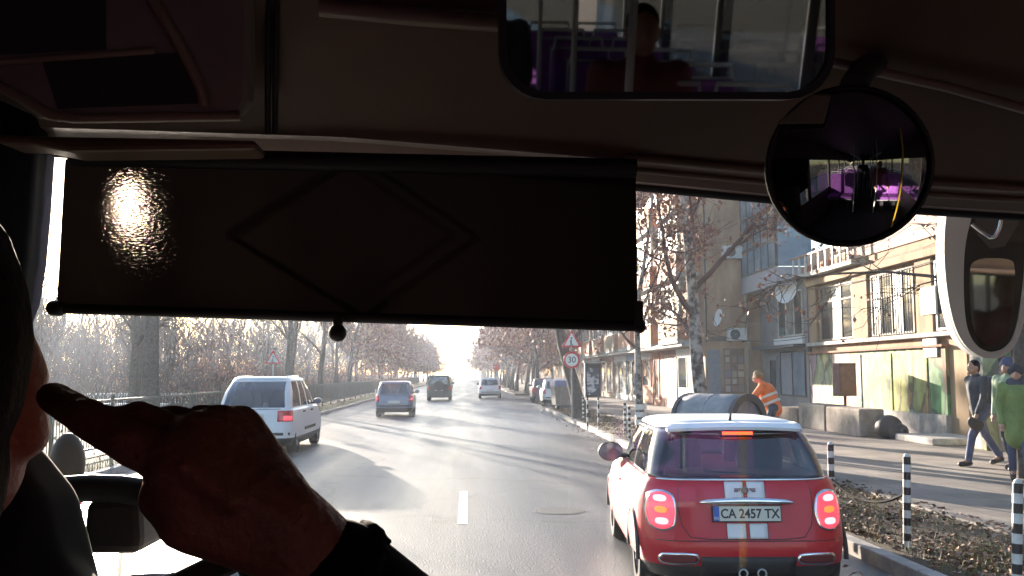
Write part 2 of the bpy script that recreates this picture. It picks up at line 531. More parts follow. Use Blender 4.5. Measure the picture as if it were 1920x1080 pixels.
for k, (y0, y1, m_, n_) in enumerate(shops):
    if k == 2:
        d = MB().span((AX - .06, y0, .14), (AX + .02, y1, 2.7)).build('gate', M_wood, A)
        for q in range(1, 6):
            MB().span((AX - .075, y0 + (y1 - y0) * q / 6 - .03, .2), (AX - .062, y0 + (y1 - y0) * q / 6 + .03, 2.65)).build('board', M_wood, d)
        continue
    s_ = MB().span((AX - .05, y0, .14), (AX + .02, y1, 2.84)).build('shop_front', m_, A)
    if n_:
        window(A, AX - .055, y0 + .25, y1 - .2, 1.05 if k in (1, 4) else .45, 2.5, [M_paneb, M_pane], n_, m_)
    MB().span((AX - .16, y0 + .1, 2.5), (AX - .052, y1 - .1, 2.83)).build('shop_sign', [M_para, M_white, M_grey, M_para, M_white, mat('sign_blue', (.10, .16, .42), .5), M_white, M_para, M_frame][k], A)
# storeys with balconies
rnd.seed(11)
for fl in range(5):
    zb = 3.05 + fl * 2.8
    for k, y in enumerate([AY0 + .6 + 5.8 * q for q in range(6)]):
        bw = 4.0
        MB().span((AX - 1.0, y, zb - .05), (AX - .002, y + bw, zb + .09)).build('balcony_slab', M_conc, A)
        MB().span((AX - 1.0, y + .003, zb + .092), (AX - .92, y + bw - .003, zb + 1.0)).build('balcony_parapet', M_para if (k + fl) % 3 else M_cream, A, bev=.01)
        for q in (0, 1):
            yy = y + .003 if q == 0 else y + bw - .083
            MB().span((AX - .918, yy, zb + .092), (AX - .002, yy + .08, zb + 1.0)).build('balcony_cheek', M_para, A)
        if rnd.random() < .6:
            window(A, AX - .87, y + .1, y + bw - .1, zb + 1.02, zb + 2.5, [M_pane, M_paneb, M_bluegl], 4, M_frame)
            MB().span((AX - .9, y + .1, zb + 2.503), (AX - .003, y + bw - .1, zb + 2.56)).build('balcony_roof', M_conc, A)
        else:
            window(A, AX - .002, y + .6, y + 1.6, zb + .15, zb + 2.3, M_pane, 1, M_frame, name='balcony_door')
            window(A, AX - .002, y + 1.9, y + 3.5, zb + .95, zb + 2.3, M_paneb, 2)
        window(A, AX - .002, y + 4.3, y + 5.5, zb + .9, zb + 2.3, M_paneb, 2)
# end wall that faces the bus: downpipe, cracks band, poster board, meter box
mb = MB(); mb.tube([(AX + 1.72, AY0 - .09, .2), (AX + 1.72, AY0 - .09, 17)], .055, 10)
for z in range(1, 17, 2):
    mb.box((AX + 1.72, AY0 - .05, z), (.15, .10, .04))
mb.build('downpipe', mat('pipe_zinc', (0.34, .29, .24), .5, .3, var=.2), A, smooth=40)
MB().tube([(AX + .06, AY0 - .05, 3.0), (AX + .06, AY0 - .05, 16.5)], .03, 8).build('cable_conduit', M_dark, A)
MB().span((AX + .02, AY0 - .03, 3.05), (AX + 1.55, AY0 - .003, 3.25)).build('wall_ledge', mat('ledge_dark', (.14, .10, .075), .9), A)
pb = MB().span((AX + .75, AY0 - .04, .95), (AX + 1.6, AY0 - .003, 2.75)).build('poster_board', mat('board_brown', (.20, .13, .10), .8, var=.2), A)
pcs = [mat('paper_a', (.42, .36, .32), .8), mat('paper_b', (.30, .20, .17), .8), mat('paper_c', (.22, .20, .22), .8), mat('paper_d', (.36, .28, .22), .8)]
k = 0
for iy in range(6):
    for ix in range(3):
        w_ = rnd.uniform(.16, .24); h_ = rnd.uniform(.2, .27)
        cx, cz = AX + .90 + ix * .275, 1.12 + iy * .295
        if rnd.random() < .85:
            MB().span((cx - w_ / 2, AY0 - .046, cz - h_ / 2), (cx + w_ / 2, AY0 - .042, cz + h_ / 2)).build('poster', pcs[k % 4], pb)
        k += 1
MB().span((AX + .1, AY0 - .05, .16), (AX + .62, AY0 - .003, 2.7)).build('grey_door', M_grey, A)

def ac_unit(px, py, wpx, label):
    c = P(px, py, AY0 - .16)
    W, H, D = wpx / F * AY0, .52, .26
    e = empty('air_conditioner', c, 0, label, 'air conditioner', 'air conditioners on the end wall')
    MB().box((0, 0, 0), (W, D, H)).build('case', mat('ac_white', (.62, .62, .62), .5, var=.08), e, bev=.015)
    mb = MB(); M = Matrix.Translation((-W * .12, -D / 2 - .012, 0)) @ Matrix.Rotation(R(90), 4, 'X')
    for r_ in (.20, .15, .10, .05):
        mb.lathe([(r_ - .006, -.006), (r_ + .006, -.006), (r_ + .006, .006), (r_ - .006, .006)], 24, M, True)
    for a in range(8):
        t = a * math.pi / 4
        mb.box((0, 0, 0), (.40, .008, .008), M @ Matrix.Rotation(t, 4, 'Z'))
    mb.build('fan_grille', mat('ac_grille', (.30, .30, .31), .5), e)
    MB().lathe([(.0, 0), (.205, 0), (.205, .006), (0, .006)], 24, Matrix.Translation((-W * .12, -D / 2 - .003, 0)) @ Matrix.Rotation(R(90), 4, 'X')).build('fan_opening', M_dark, e)
    for s_ in (-1, 1):
        MB().box((s_ * W * .35, .10, -H / 2 - .03), (.04, .42, .05)).build('bracket', M_dark, e)
    MB().tube([(W / 2, .02, -.1), (W / 2 + .08, .05, -.15), (W / 2 + .10, .1, -.6)], .018, 6).build('hose', M_dark, e)
ac_unit(1373, 473, 38, 'upper white air conditioner on the tan end wall beside the glazed balcony')
ac_unit(1381, 627, 36, 'lower white air conditioner on the tan end wall above the poster board')
def dish(c, r_, aim, label):
    e = empty('satellite_dish', c, 0, label, 'satellite dish', 'satellite dishes')
    q = Vector(aim).to_track_quat('Z', 'Y').to_matrix().to_4x4()
    pr = [(r_ * k / 8, .22 * r_ * (k / 8) ** 2) for k in range(9)] + [(r_ * k / 8, .22 * r_ * (k / 8) ** 2 - .012) for k in range(8, -1, -1)]
    MB().lathe([(max(a, .001), b) for a, b in pr], 28, q).build('reflector', mat('dish_white', (.75, .75, .73), .45), e, smooth=40)
    MB().tube([q @ Vector((0, -r_ * .9, .18 * r_)), q @ Vector((0, -.1 * r_, .85 * r_))], .012, 6).build('arm', M_dark, e)
    MB().capsule(q @ Vector((0, -.12 * r_, .8 * r_)), q @ Vector((0, 0, .9 * r_)), .035).build('receiver', M_grey, e, smooth=60)
    MB().tube([(0, 0, 0), (0.05, .28, -.05), (0.05, .30, -.35)], .02, 6).build('mount', M_dark, e)
dish(P(1349, 596, AY0 - .3), .36, (-.96, -.18, .22), 'white satellite dish edge-on on the tan end wall')
dish(P(1477, 545, 34.6), .50, (-.85, -.52, .2), 'large white satellite dish in front of the shaded window')

# ------------------------------------------------------------------ low annex with the painted wall
M_wframe = mat('weathered_frame', (.20, .16, .12), .7, var=.3)
BX, BY0, BY1 = 12.0, 22.6, 38.79
Bd = empty('low_annex', (0, 0, 0), 0, 'low cream building with barred windows above a painted wall', 'building')
MB().span((BX, BY0, -.02), (14.6, 33.0, 5.25)).build('wall', M_cream, Bd)
MB().span((BX + .003, 33.003, -.02), (14.5, BY1, 5.2)).build('wall', mat('shaded_stucco', (.27, .255, .25), .9, col2=(.19, .175, .17), scale=1.5, bump=.2), Bd)  # greyer stucco paints in the shade cast by the apartment block
# cornice, string course, pilasters
MB().span((BX - .22, BY0, 4.72), (BX - .002, 33.0, 4.92)).build('cornice', M_cream, Bd, bev=.02)
MB().span((BX - .12, BY0, 4.922), (BX - .003, 33.0, 5.02)).build('cornice', M_brick, Bd)
MB().span((BX - .20, BY0, 2.66), (BX - .002, 33.0, 2.78)).build('string_course', M_conc, Bd, bev=.015)
for y0, y1 in ((32.2, 32.9), (28.0, 29.1), (24.0, 24.9), (22.65, 23.0)):
    MB().span((BX - .10, y0, 2.783), (BX - .003, y1, 4.718)).build('pilaster', M_cream, Bd, bev=.01)
window(Bd, BX - .01, 29.2, 31.9, 2.82, 4.6, [M_pane, M_blind, M_pane], 3, M_wframe, row=4.1)
w2 = window(Bd, BX - .01, 25.1, 27.8, 2.82, 4.6, [M_pane, M_paneb, M_pane, M_paneb], 4, M_wframe, row=3.9)
for k in range(17):
    MB().tube([(BX - .10, 25.15 + k * .162, 2.84), (BX - .10, 25.15 + k * .162, 4.58)], .011, 5).build('window_bar', M_dark, w2)
window(Bd, BX - .01, 23.1, 23.9, 2.82, 4.6, [M_pane], 1, M_frame)
# terrace parapet and clutter on top
MB().span((BX - .45, 28.2, 5.02), (BX - .1, 33.8, 5.16)).build('terrace_slab', M_conc, Bd)
MB().span((BX - .05, BY0, 5.252), (BX + .12, 33.0, 5.95)).build('terrace_parapet', mat('terrace_pink', (.48, .33, .25), .85, var=.2), Bd)
for k in range(9):
    MB().span((BX - .42, 28.5 + k * .62, 5.163), (BX - .36, 28.56 + k * .62, 5.75)).build('terrace_post', M_frame, Bd)
MB().span((BX - .43, 28.3, 5.752), (BX - .35, 33.7, 5.80)).build('terrace_rail', M_wood, Bd)
for k in range(3):
    MB().span((BX - .3, 29 + k * 1.5, 5.163), (BX - .08, 29.9 + k * 1.5, 5.42)).build('planter', M_brick, Bd, bev=.02)
# glazed balcony hanging next to the end wall
GB = MB().span((BX - .75, 34.3, 4.95), (12.6, 38.7, 5.62)).build('balcony_base', mat('balcony_render', (.33, .31, .33), .85, var=.12), Bd)
for fl in range(2):
    zz = 5.63 + fl * 2.3
    window(Bd, BX - .72, 34.32, 38.68, zz, zz + 1.0, M_bluegl, 5, M_dark, name='balcony_glazing')
    window(Bd, BX - .72, 34.32, 38.68, zz + 1.01, zz + 2.25, M_blueup, 5, M_dark, name='balcony_glazing')
    mb = MB(); mb.span((BX - .70, 34.33, zz + .01), (12.6, 34.36, zz + 2.25)); mb.build('balcony_side', M_bluegl, Bd)
MB().span((BX - .75, 34.3, 10.2), (12.6, 38.7, 10.4)).build('balcony_roof', M_conc, Bd)
# shaded part: window, shop front with door
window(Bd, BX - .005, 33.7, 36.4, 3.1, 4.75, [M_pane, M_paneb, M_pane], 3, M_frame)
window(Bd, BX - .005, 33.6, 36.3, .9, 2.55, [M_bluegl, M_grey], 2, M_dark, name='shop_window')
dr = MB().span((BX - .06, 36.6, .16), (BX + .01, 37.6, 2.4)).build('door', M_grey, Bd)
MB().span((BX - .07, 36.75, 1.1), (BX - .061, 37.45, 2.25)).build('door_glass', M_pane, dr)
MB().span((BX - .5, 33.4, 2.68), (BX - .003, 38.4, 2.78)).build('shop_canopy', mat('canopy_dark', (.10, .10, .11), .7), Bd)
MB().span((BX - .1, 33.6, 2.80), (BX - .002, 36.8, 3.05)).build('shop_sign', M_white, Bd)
MB().tube([(BX - .05, 33.02, .2), (BX - .05, 33.02, 5.2)], .06, 8).build('downpipe', M_dark, Bd, smooth=50)
for nm, y0, y1, z0, z1 in (('wall_sign', 23.75, 24.55, 3.25, 3.95), ('wall_sign', 23.8, 24.5, 2.15, 2.62)):
    MB().span((BX - .14, y0, z0), (BX - .104, y1, z1)).build(nm, M_white, Bd)
# painted lower wall
def graffiti():
    m = bpy.data.materials.new('graffiti'); m.use_nodes = True
    n = m.node_tree.nodes; L = m.node_tree.links; b = n['Principled BSDF']; b.inputs['Roughness'].default_value = .8
    tc = n.new('ShaderNodeTexCoord'); sp = n.new('ShaderNodeSeparateXYZ'); L.new(tc.outputs['Object'], sp.inputs[0])
    wp = n.new('ShaderNodeTexNoise'); wp.inputs['Scale'].default_value = 1.6; wp.inputs['Detail'].default_value = 3; L.new(tc.outputs['Object'], wp.inputs['Vector'])
    sc_ = n.new('ShaderNodeMath'); sc_.operation = 'MULTIPLY_ADD'; sc_.inputs[1].default_value = .9; L.new(wp.outputs['Fac'], sc_.inputs[0]); L.new(sp.outputs['Y'], sc_.inputs[2])
    # background colour bands along the wall
    mr = n.new('ShaderNodeMapRange'); mr.inputs['From Min'].default_value = BY0; mr.inputs['From Max'].default_value = 33.4; L.new(sc_.outputs[0], mr.inputs['Value'])
    r = n.new('ShaderNodeValToRGB'); e = r.color_ramp.elements
    e[0].position = 0; e[0].color = (.42, .40, .32, 1); e[1].position = 1; e[1].color = (.50, .25, .17, 1)
    for p_, c in ((.10, (.05, .24, .10)), (.20, (.08, .28, .13)), (.28, (.20, .26, .25)), (.36, (.48, .44, .10)), (.50, (.22, .36, .20)), (.60, (.52, .46, .14)), (.66, (.50, .16, .08)), (.74, (.56, .30, .17)), (.88, (.58, .48, .36))):
        q = e.new(p_); q.color = (*c, 1)
    L.new(mr.outputs[0], r.inputs[0])
    # tall letter strokes
    wv = n.new('ShaderNodeTexWave'); wv.bands_direction = 'Y'; wv.inputs['Scale'].default_value = .30; wv.inputs['Distortion'].default_value = 4; wv.inputs['Detail'].default_value = 2; wv.inputs['Detail Scale'].default_value = .8
    L.new(tc.outputs['Object'], wv.inputs['Vector'])
    r2 = n.new('ShaderNodeValToRGB'); r2.color_ramp.interpolation = 'CONSTANT'; e = r2.color_ramp.elements
    e[0].position = 0; e[0].color = (.22, .26, .34, 1); e[1].position = .12; e[1].color = (1, 1, 1, 1)
    q = e.new(.55); q.color = (1.0, 1.1, .45, 1); q = e.new(.78); q.color = (.45, .75, .55, 1); q = e.new(.92); q.color = (.2, .25, .35, 1)
    L.new(wv.outputs['Fac'], r2.inputs[0])
    mk = n.new('ShaderNodeMapRange'); mk.inputs['From Min'].default_value = 30.2; mk.inputs['From Max'].default_value = 29.4; mk.interpolation_type = 'SMOOTHSTEP'; L.new(sp.outputs['Y'], mk.inputs['Value'])
    mu = n.new('ShaderNodeMix'); mu.data_type = 'RGBA'; mu.blend_type = 'MULTIPLY'; L.new(mk.outputs[0], mu.inputs[0]); L.new(r.outputs[0], mu.inputs[6]); L.new(r2.outputs[0], mu.inputs[7])
    # scribbled line work
    v = n.new('ShaderNodeTexVoronoi'); v.feature = 'DISTANCE_TO_EDGE'; v.inputs['Scale'].default_value = 1.5
    mp = n.new('ShaderNodeMapping'); mp.inputs['Scale'].default_value = (1, 1.0, .45); wd = n.new('ShaderNodeVectorMath'); wd.operation = 'MULTIPLY_ADD'; wd.inputs[1].default_value = (.5, .5, .5)
    L.new(wp.outputs['Color'], wd.inputs[0]); L.new(tc.outputs['Object'], wd.inputs[2]); L.new(wd.outputs[0], mp.inputs[0]); L.new(mp.outputs[0], v.inputs['Vector'])
    r3 = n.new('ShaderNodeValToRGB'); r3.color_ramp.elements[0].position = .05; r3.color_ramp.elements[0].color = (.35, .36, .45, 1); r3.color_ramp.elements[1].position = .07; r3.color_ramp.elements[1].color = (1, 1, 1, 1)
    L.new(v.outputs['Distance'], r3.inputs[0])
    vc = n.new('ShaderNodeTexVoronoi'); vc.inputs['Scale'].default_value = 1.5; L.new(mp.outputs[0], vc.inputs['Vector'])
    sc2 = n.new('ShaderNodeSeparateColor'); L.new(vc.outputs['Color'], sc2.inputs[0])
    rc = n.new('ShaderNodeValToRGB'); rc.color_ramp.interpolation = 'CONSTANT'; e = rc.color_ramp.elements
    e[0].position = 0; e[0].color = (.62, .58, .50, 1); e[1].position = .22; e[1].color = (.55, .52, .14, 1)
    for p_, c in ((.38, (.22, .40, .16)), (.52, (.60, .55, .42)), (.68, (.58, .26, .12)), (.80, (.30, .42, .36)), (.92, (.24, .20, .34))):
        q = e.new(p_); q.color = (*c, 1)
    L.new(sc2.outputs[0], rc.inputs[0])
    mx3 = n.new('ShaderNodeMix'); mx3.data_type = 'RGBA'; mx3.inputs[0].default_value = .55; L.new(mu.outputs[2], mx3.inputs[6]); L.new(rc.outputs[0], mx3.inputs[7])
    mu2 = n.new('ShaderNodeMix'); mu2.data_type = 'RGBA'; mu2.blend_type = 'MULTIPLY'; mu2.inputs[0].default_value = .9; L.new(mx3.outputs[2], mu2.inputs[6]); L.new(r3.outputs[0], mu2.inputs[7])
    # peeling and dirt
    d = n.new('ShaderNodeTexNoise'); d.inputs['Scale'].default_value = 3; d.inputs['Detail'].default_value = 9; L.new(tc.outputs['Object'], d.inputs['Vector'])
    r4 = n.new('ShaderNodeValToRGB'); r4.color_ramp.elements[0].position = .36; r4.color_ramp.elements[0].color = (.62, .60, .58, 1); r4.color_ramp.elements[1].position = .55; r4.color_ramp.elements[1].color = (1, 1, 1, 1); L.new(d.outputs['Fac'], r4.inputs[0])
    mu3 = n.new('ShaderNodeMix'); mu3.data_type = 'RGBA'; mu3.blend_type = 'MULTIPLY'; mu3.inputs[0].default_value = 1; L.new(mu2.outputs[2], mu3.inputs[6]); L.new(r4.outputs[0], mu3.inputs[7])
    L.new(mu3.outputs[2], b.inputs['Base Color'])
    bp = n.new('ShaderNodeBump'); bp.inputs['Strength'].default_value = .3; bp.inputs['Distance'].default_value = .02; L.new(d.outputs['Fac'], bp.inputs['Height']); L.new(bp.outputs[0], b.inputs['Normal'])
    return m
M_graf = graffiti()
MB().span((BX - .09, 23.45, .7), (BX - .003, 33.0, 2.4)).build('painted_plinth', M_graf, Bd)
MB().span((BX - .14, 23.45, .14), (BX - .003, 33.0, .698)).build('plinth_base', M_conc, Bd)
for k in range(3):
    MB().span((BX - .115, 24.4 + k * 2.1, .72), (BX - .093, 24.5 + k * 2.1, 2.3)).build('shutter_rib', M_graf, Bd)
MB().span((BX - .20, 23.4, 2.402), (BX - .003, 33.0, 2.46)).build('plinth_ledge', M_brick, Bd)
pier = MB().span((10.75, 19.6, .14), (11.3, 20.15, 2.75)).build('gate_pier', M_graf, bev=.02)
tag(pier, 'painted masonry pier where the railing wall meets the annex', 'pier')
# low wall with a railing of coloured bars behind the walkers
fw = empty('railing_wall', (0, 0, 0), 0, 'low cream wall topped by thin coloured iron bars behind the walking man', 'railing')
MB().span((11.0, 9.0, .14), (11.3, 19.58, 1.05)).build('low_wall', mat('cream_graffiti', (.60, .52, .38), .85, col2=(.42, .30, .22), scale=1.8, bump=.2), fw)
MB().span((11.08, 9.0, 2.0), (11.14, 19.58, 2.06)).build('rail', M_dark, fw)
bars = [mat('bar_green', (.05, .28, .12), .5), mat('bar_red', (.35, .06, .05), .5), mat('bar_yellow', (.55, .42, .08), .5), M_dark]
for k in range(66):
    MB().span((11.085, 9.05 + k * .16, 1.052), (11.135, 9.08 + k * .16, 2.3)).build('bar', bars[k % 4], fw)
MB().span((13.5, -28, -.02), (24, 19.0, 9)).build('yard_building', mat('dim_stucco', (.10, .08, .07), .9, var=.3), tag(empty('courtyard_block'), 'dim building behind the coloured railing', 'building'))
# rear street block so that the outside mirror has a street to show
# concrete blocks along the terrace in front of the painted wall
rnd.seed(5)
for k, (y0, y1, h_) in enumerate(((28.6, 30.4, .55), (26.4, 28.5, .72), (24.0, 26.3, .70))):
    o = MB().span((9.9, y0, .14), (10.55, y1, .14 + h_)).build('concrete_block', [mat('block_a', (.24, .17, .11), .9, col2=(.10, .09, .085), scale=3), mat('block_b', (.26, .235, .20), .9, col2=(.12, .105, .09), scale=3), mat('block_c', (.40, .34, .28), .9, col2=(.2, .16, .13), scale=3)][k], bev=.04)
    tag(o, ['low dirty concrete block farthest from the walkers, beside the shaded shop', 'grey concrete block in the middle of the kerbside row', 'pale concrete block at the walkers end of the row'][k], 'concrete block', 'concrete blocks before the painted wall')
mb = MB(); mb.ell((10.4, 23.45, .42), (.33, .38, .30)); mb.ell((10.5, 23.15, .33), (.25, .25, .2))
o = organic('rubbish_bag', mb, .03, mat('bag_black', (.02, .018, .018), .55, bump=.6, bscale=14), None, 3)
tag(o, 'dark rubbish bag slumped at the end of the concrete blocks', 'bag')
o = MB().span((10.3, 21.0, .14), (11.6, 22.9, .30)).build('low_step', M_conc, bev=.03); tag(o, 'low concrete step at the foot of the painted wall', 'step')
# utility box on its post
ub = empty('utility_box', (10.9, 27.4, .14), R(20), 'dark red utility box on a thin post before the painted wall', 'box')
MB().tube([(0, 0, 0), (0, 0, .95)], .04, 8).build('post', M_dark, ub)
MB().box((0, 0, 1.42), (.62, .30, .95)).build('case', mat('box_brown', (.16, .07, .055), .6, var=.25), ub, bev=.015)
MB().box((-.02, -.156, 1.42), (.5, .012, .82)).build('case_door', mat('box_brown2', (.20, .09, .07), .6, var=.2), ub)

for k, (a, b, sag) in enumerate((((AX + .1, AY0 - .06, 3.4), (BX - .1, 33.1, 3.0), .25), ((AX + .2, AY0 - .06, 6.4), (4.9, 24.0, 6.0), .5), ((BX - .15, 33.0, 4.65), (BX - .15, 22.8, 4.62), .12), ((AX - .95, AY0 + 2, 3.15), (AX - .95, AY0 + 24, 3.2), .3))):
    a, b = Vector(a), Vector(b)
    o = MB().tube([a.lerp(b, t / 12) + Vector((0, 0, -sag * (1 - (2 * t / 12 - 1) ** 2))) for t in range(13)], .014, 5).build('cable', M_dark)
    tag(o, ['black cable sagging from the end wall to the annex', 'thin wire running out from the end wall over the bin', 'cable clipped below the annex cornice', 'cable slung along the shop canopy'][k], 'cable')
# farther blocks along the shop side
def far_block(name, label, x, y0, y1, h, wm, seed, pm):
    rnd.seed(seed)
    e = empty(name, (0, 0, 0), 0, label, 'building', 'blocks farther along the shop side')
    MB().span((x, y0, -.02), (x + 12, y1, h)).build('wall', wm, e)
    nfl = int((h - 3.2) / 2.8)
    MB().span((x - .8, y0, 2.9), (x - .003, y1, 3.05)).build('canopy', M_conc, e)
    y = y0 + .6
    while y < y1 - 3.2:
        window(e, x - .003, y, y + 2.6, .5, 2.6, rnd.choice([M_pane, M_paneb, M_bluegl]), 2, rnd.choice([M_frame, M_para, M_grey, M_dark]), name='shop_window')
        for fl in range(nfl):
            zz = 3.3 + fl * 2.8
            if rnd.random() < .5:
                MB().span((x - .9, y, zz), (x - .003, y + 2.8, zz + .95)).build('balcony', pm if rnd.random() < .7 else M_conc, e)
                window(e, x - .003, y + .3, y + 2.4, zz + .96, zz + 2.2, M_pane, 2)
            else:
                window(e, x - .003, y + .4, y + 2.2, zz + .6, zz + 2.1, rnd.choice([M_pane, M_paneb]), 2)
        y += 3.6
far_block('apartment_block', 'cream block beyond the shops, half hidden by street trees', 10.0, 76, 112, 15.5, M_cream, 1, M_para)
far_block('apartment_block', 'tan block farther off between the street trees', 10.4, 116, 158, 14, M_stucco, 2, M_cream)
far_block('apartment_block', 'farthest pale block fading into haze down the street', 10.0, 164, 230, 15, M_cream, 3, M_para)

# ------------------------------------------------------------------ trees
M_bark = mat('bark_grey', (0.11, 0.09, 0.075), 0.95, col2=(0.05, 0.042, 0.036), scale=14, bump=.6, bscale=30)
M_barkw = mat('bark_pale', (0.36, 0.33, 0.30), 0.9, col2=(0.07, 0.055, 0.05), scale=5, bump=.5, bscale=24, lo=.42, hi=.56)
M_twig = mat('twig', (0.085, 0.06, 0.05), 0.95, var=.3, scale=3)
M_twigb = mat('twig_brown', (0.12, 0.07, 0.06), 0.95, var=.3, scale=3)
TLEAF = [mat('tleaf_a', (0.33, 0.15, 0.10), .7), mat('tleaf_b', (0.22, 0.09, 0.07), .75), mat('tleaf_c', (0.40, 0.25, 0.15), .7)]

def branch_pts(rg, p, d, L, n, wob, lift):
    pts = [p.copy()]
    for i in range(n):
        d = (d + Vector((rg.gauss(0, wob), rg.gauss(0, wob), rg.gauss(0, wob) + lift))).normalized()
        p = p + d * (L / n)
        pts.append(p.copy())
    return pts, d

def gen_tree(seed, H=9.0, r0=.16, fork=.3, nb=9, spread=.62, sub=6, twigs=7, leaf=0.0, lean=(0, 0), leafsize=.09, crown_r=3.0, sides=8):
    rg = random.Random(seed)
    T, C, Lf = MB(), MB(), []
    n = 9
    p = Vector((0, 0, -.05)); d = Vector((lean[0], lean[1], 1)).normalized()
    tp, _ = branch_pts(rg, p, d, H * .82, n, .05, .01)
    rr = [r0 * (1.35 if i == 0 else 1) * (1 - .78 * i / n) for i in range(n + 1)]
    T.tube(tp, rr, sides)
    def pt(f):
        x = f * n; i = min(int(x), n - 1); return tp[i].lerp(tp[i + 1], x - i), rr[i] + (rr[i + 1] - rr[i]) * (x - i)
    for b in range(nb):
        f = fork + (1 - fork) * (b + rg.random() * .6) / nb
        q, br = pt(min(f, .99))
        a = b * 2.4 + rg.uniform(-.5, .5)
        tilt = spread * (1.15 - .6 * f)
        dd = Vector((math.cos(a) * math.sin(tilt * 1.5), math.sin(a) * math.sin(tilt * 1.5), math.cos(tilt * 1.5))).normalized()
        L1 = crown_r * rg.uniform(.75, 1.15) * (1.1 - .5 * (f - fork) / (1 - fork))
        r1 = max(.018, br * .55)
        bp, _ = branch_pts(rg, q, dd, L1, 6, .13, .035)
        C.cur = 0
        C.tube(bp, [r1 * (1 - .8 * i / 6) for i in range(7)], 5, False)
        for s_ in range(sub):
            g = .25 + .75 * (s_ + rg.random()) / sub
            i = min(int(g * 6), 5); q2 = bp[i].lerp(bp[i + 1], g * 6 - i)
            ax = (bp[i + 1] - bp[i]).normalized()
            d2 = (ax + Vector((rg.gauss(0, .7), rg.gauss(0, .7), rg.gauss(.12, .5)))).normalized()
            L2 = L1 * rg.uniform(.25, .5) * (1.2 - .5 * g)
            r2 = max(.009, r1 * .38 * (1.1 - .6 * g))
            sp, _ = branch_pts(rg, q2, d2, L2, 4, .2, .03)
            C.cur = 0
            C.tube(sp, [r2 * (1 - .7 * k / 4) for k in range(5)], 4, False)
            for t in range(twigs):
                h = .2 + .8 * rg.random()
                i3 = min(int(h * 4), 3); q3 = sp[i3].lerp(sp[i3 + 1], h * 4 - i3)
                ax3 = (sp[i3 + 1] - sp[i3]).normalized()
                d3 = (ax3 + Vector((rg.gauss(0, .75), rg.gauss(0, .75), rg.gauss(.05, .6)))).normalized()
                tw, _ = branch_pts(rg, q3, d3, L2 * rg.uniform(.25, .6), 2, .25, 0)
                C.cur = 0
                C.tube(tw, [.0075, .006, .0035], 3, False)
                if leaf and rg.random() < leaf:
                    for _k in range(rg.choice((2, 3, 4))):
                        c = tw[rg.choice((1, 2))] + Vector((rg.gauss(0, .05), rg.gauss(0, .05), rg.gauss(-.04, .05)))
                        s3 = leafsize * rg.uniform(.6, 1.3)
                        M = Matrix.Translation(c) @ Euler((rg.uniform(0, 6), rg.uniform(0, 6), rg.uniform(0, 6))).to_matrix().to_4x4()
                        C.cur = 1 + rg.randrange(3)
                        C.add([(-s3, 0, 0), (0, -s3 * .6, s3 * .2), (s3, 0, 0), (0, s3 * .6, s3 * .2)], [(0, 1, 2), (0, 2, 3)], M)
    return T, C

def make_tree(name, gen, bark, twig, loc, rz, label, group=None, scale=1.0):
    e = empty(name, loc, rz, label, 'tree', group)
    e.scale = (scale,) * 3
    T, C = gen
    T.build('trunk', bark, e, smooth=60, fix=False)
    C.build('crown', [twig] + TLEAF, e, smooth=60, fix=False)
    return e
def plant_copy(src, loc, rz, sc_, label=None):
    o = copy_tree(src)
    o.location = loc; o.rotation_euler = (rnd.uniform(-.04, .04), rnd.uniform(-.04, .04), rz); o.scale = (sc_, sc_, sc_ * rnd.uniform(.9, 1.1))
    if label: o['label'] = label
    return o
# --- street trees on the shop side
tg = 'street trees on the shop side'
t_pale = make_tree('street_tree', gen_tree(21, 11, .19, .22, 11, .62, 10, 14, .9, (-.03, 0), .06, 3.4), M_barkw, M_twigb, (5.45, 22.0, .12), 1.0, 'tall pale-barked street tree with brown leaves behind the domed bin', tg)
t_thin = make_tree('street_tree', gen_tree(22, 8.5, .11, .3, 9, .6, 9, 13, .9, (.02, 0), .06, 2.7), M_barkw, M_twigb, (4.65, 25.7, .12), 2.2, 'thin street tree with white bands round its foot, beside the red car', tg)
bd = MB()
for z in (.35, .55, .75):
    bd.lathe([(.15, z - .07), (.158, z - .07), (.158, z + .07), (.15, z + .07)], 14, None, True)
bd.build('painted_band', M_white, t_thin, smooth=40)
t_lean = make_tree('street_tree', gen_tree(23, 10, .26, .3, 10, .62, 9, 10, .95, (-.38, -.05), .10, 3.3), M_bark, M_twigb, (4.2, 35.0, .12), 0, 'dark leaning street tree with a thick trunk beside the round sign', tg)
rnd.seed(31)
lab = 'hazy brown-leaved street tree along the shop side, beyond the parked cars'
srcs = [t_pale, t_thin, t_lean]
variants = []
for k in range(2):
    v = make_tree('street_tree', gen_tree(40 + k, 9.5, .16, .22, 14, .66, 8, 10, .9, (0, 0), .15, 3.6), M_bark, M_twigb, (5.0, 66 + 7 * k, .12), k, lab, tg)
    variants.append(v)
y = 80
while y < 330:
    plant_copy(rnd.choice(variants), (4.9 + rnd.uniform(-.5, .6), y, .12), rnd.uniform(0, 6), rnd.uniform(1.0, 1.3))
    y += rnd.uniform(5.5, 9) * (1 + y / 500)
for k, y in enumerate((82, 97, 121, 150, 190)):
    plant_copy(rnd.choice(variants), (8.6, y, .14), rnd.uniform(0, 6), rnd.uniform(.8, 1.0))
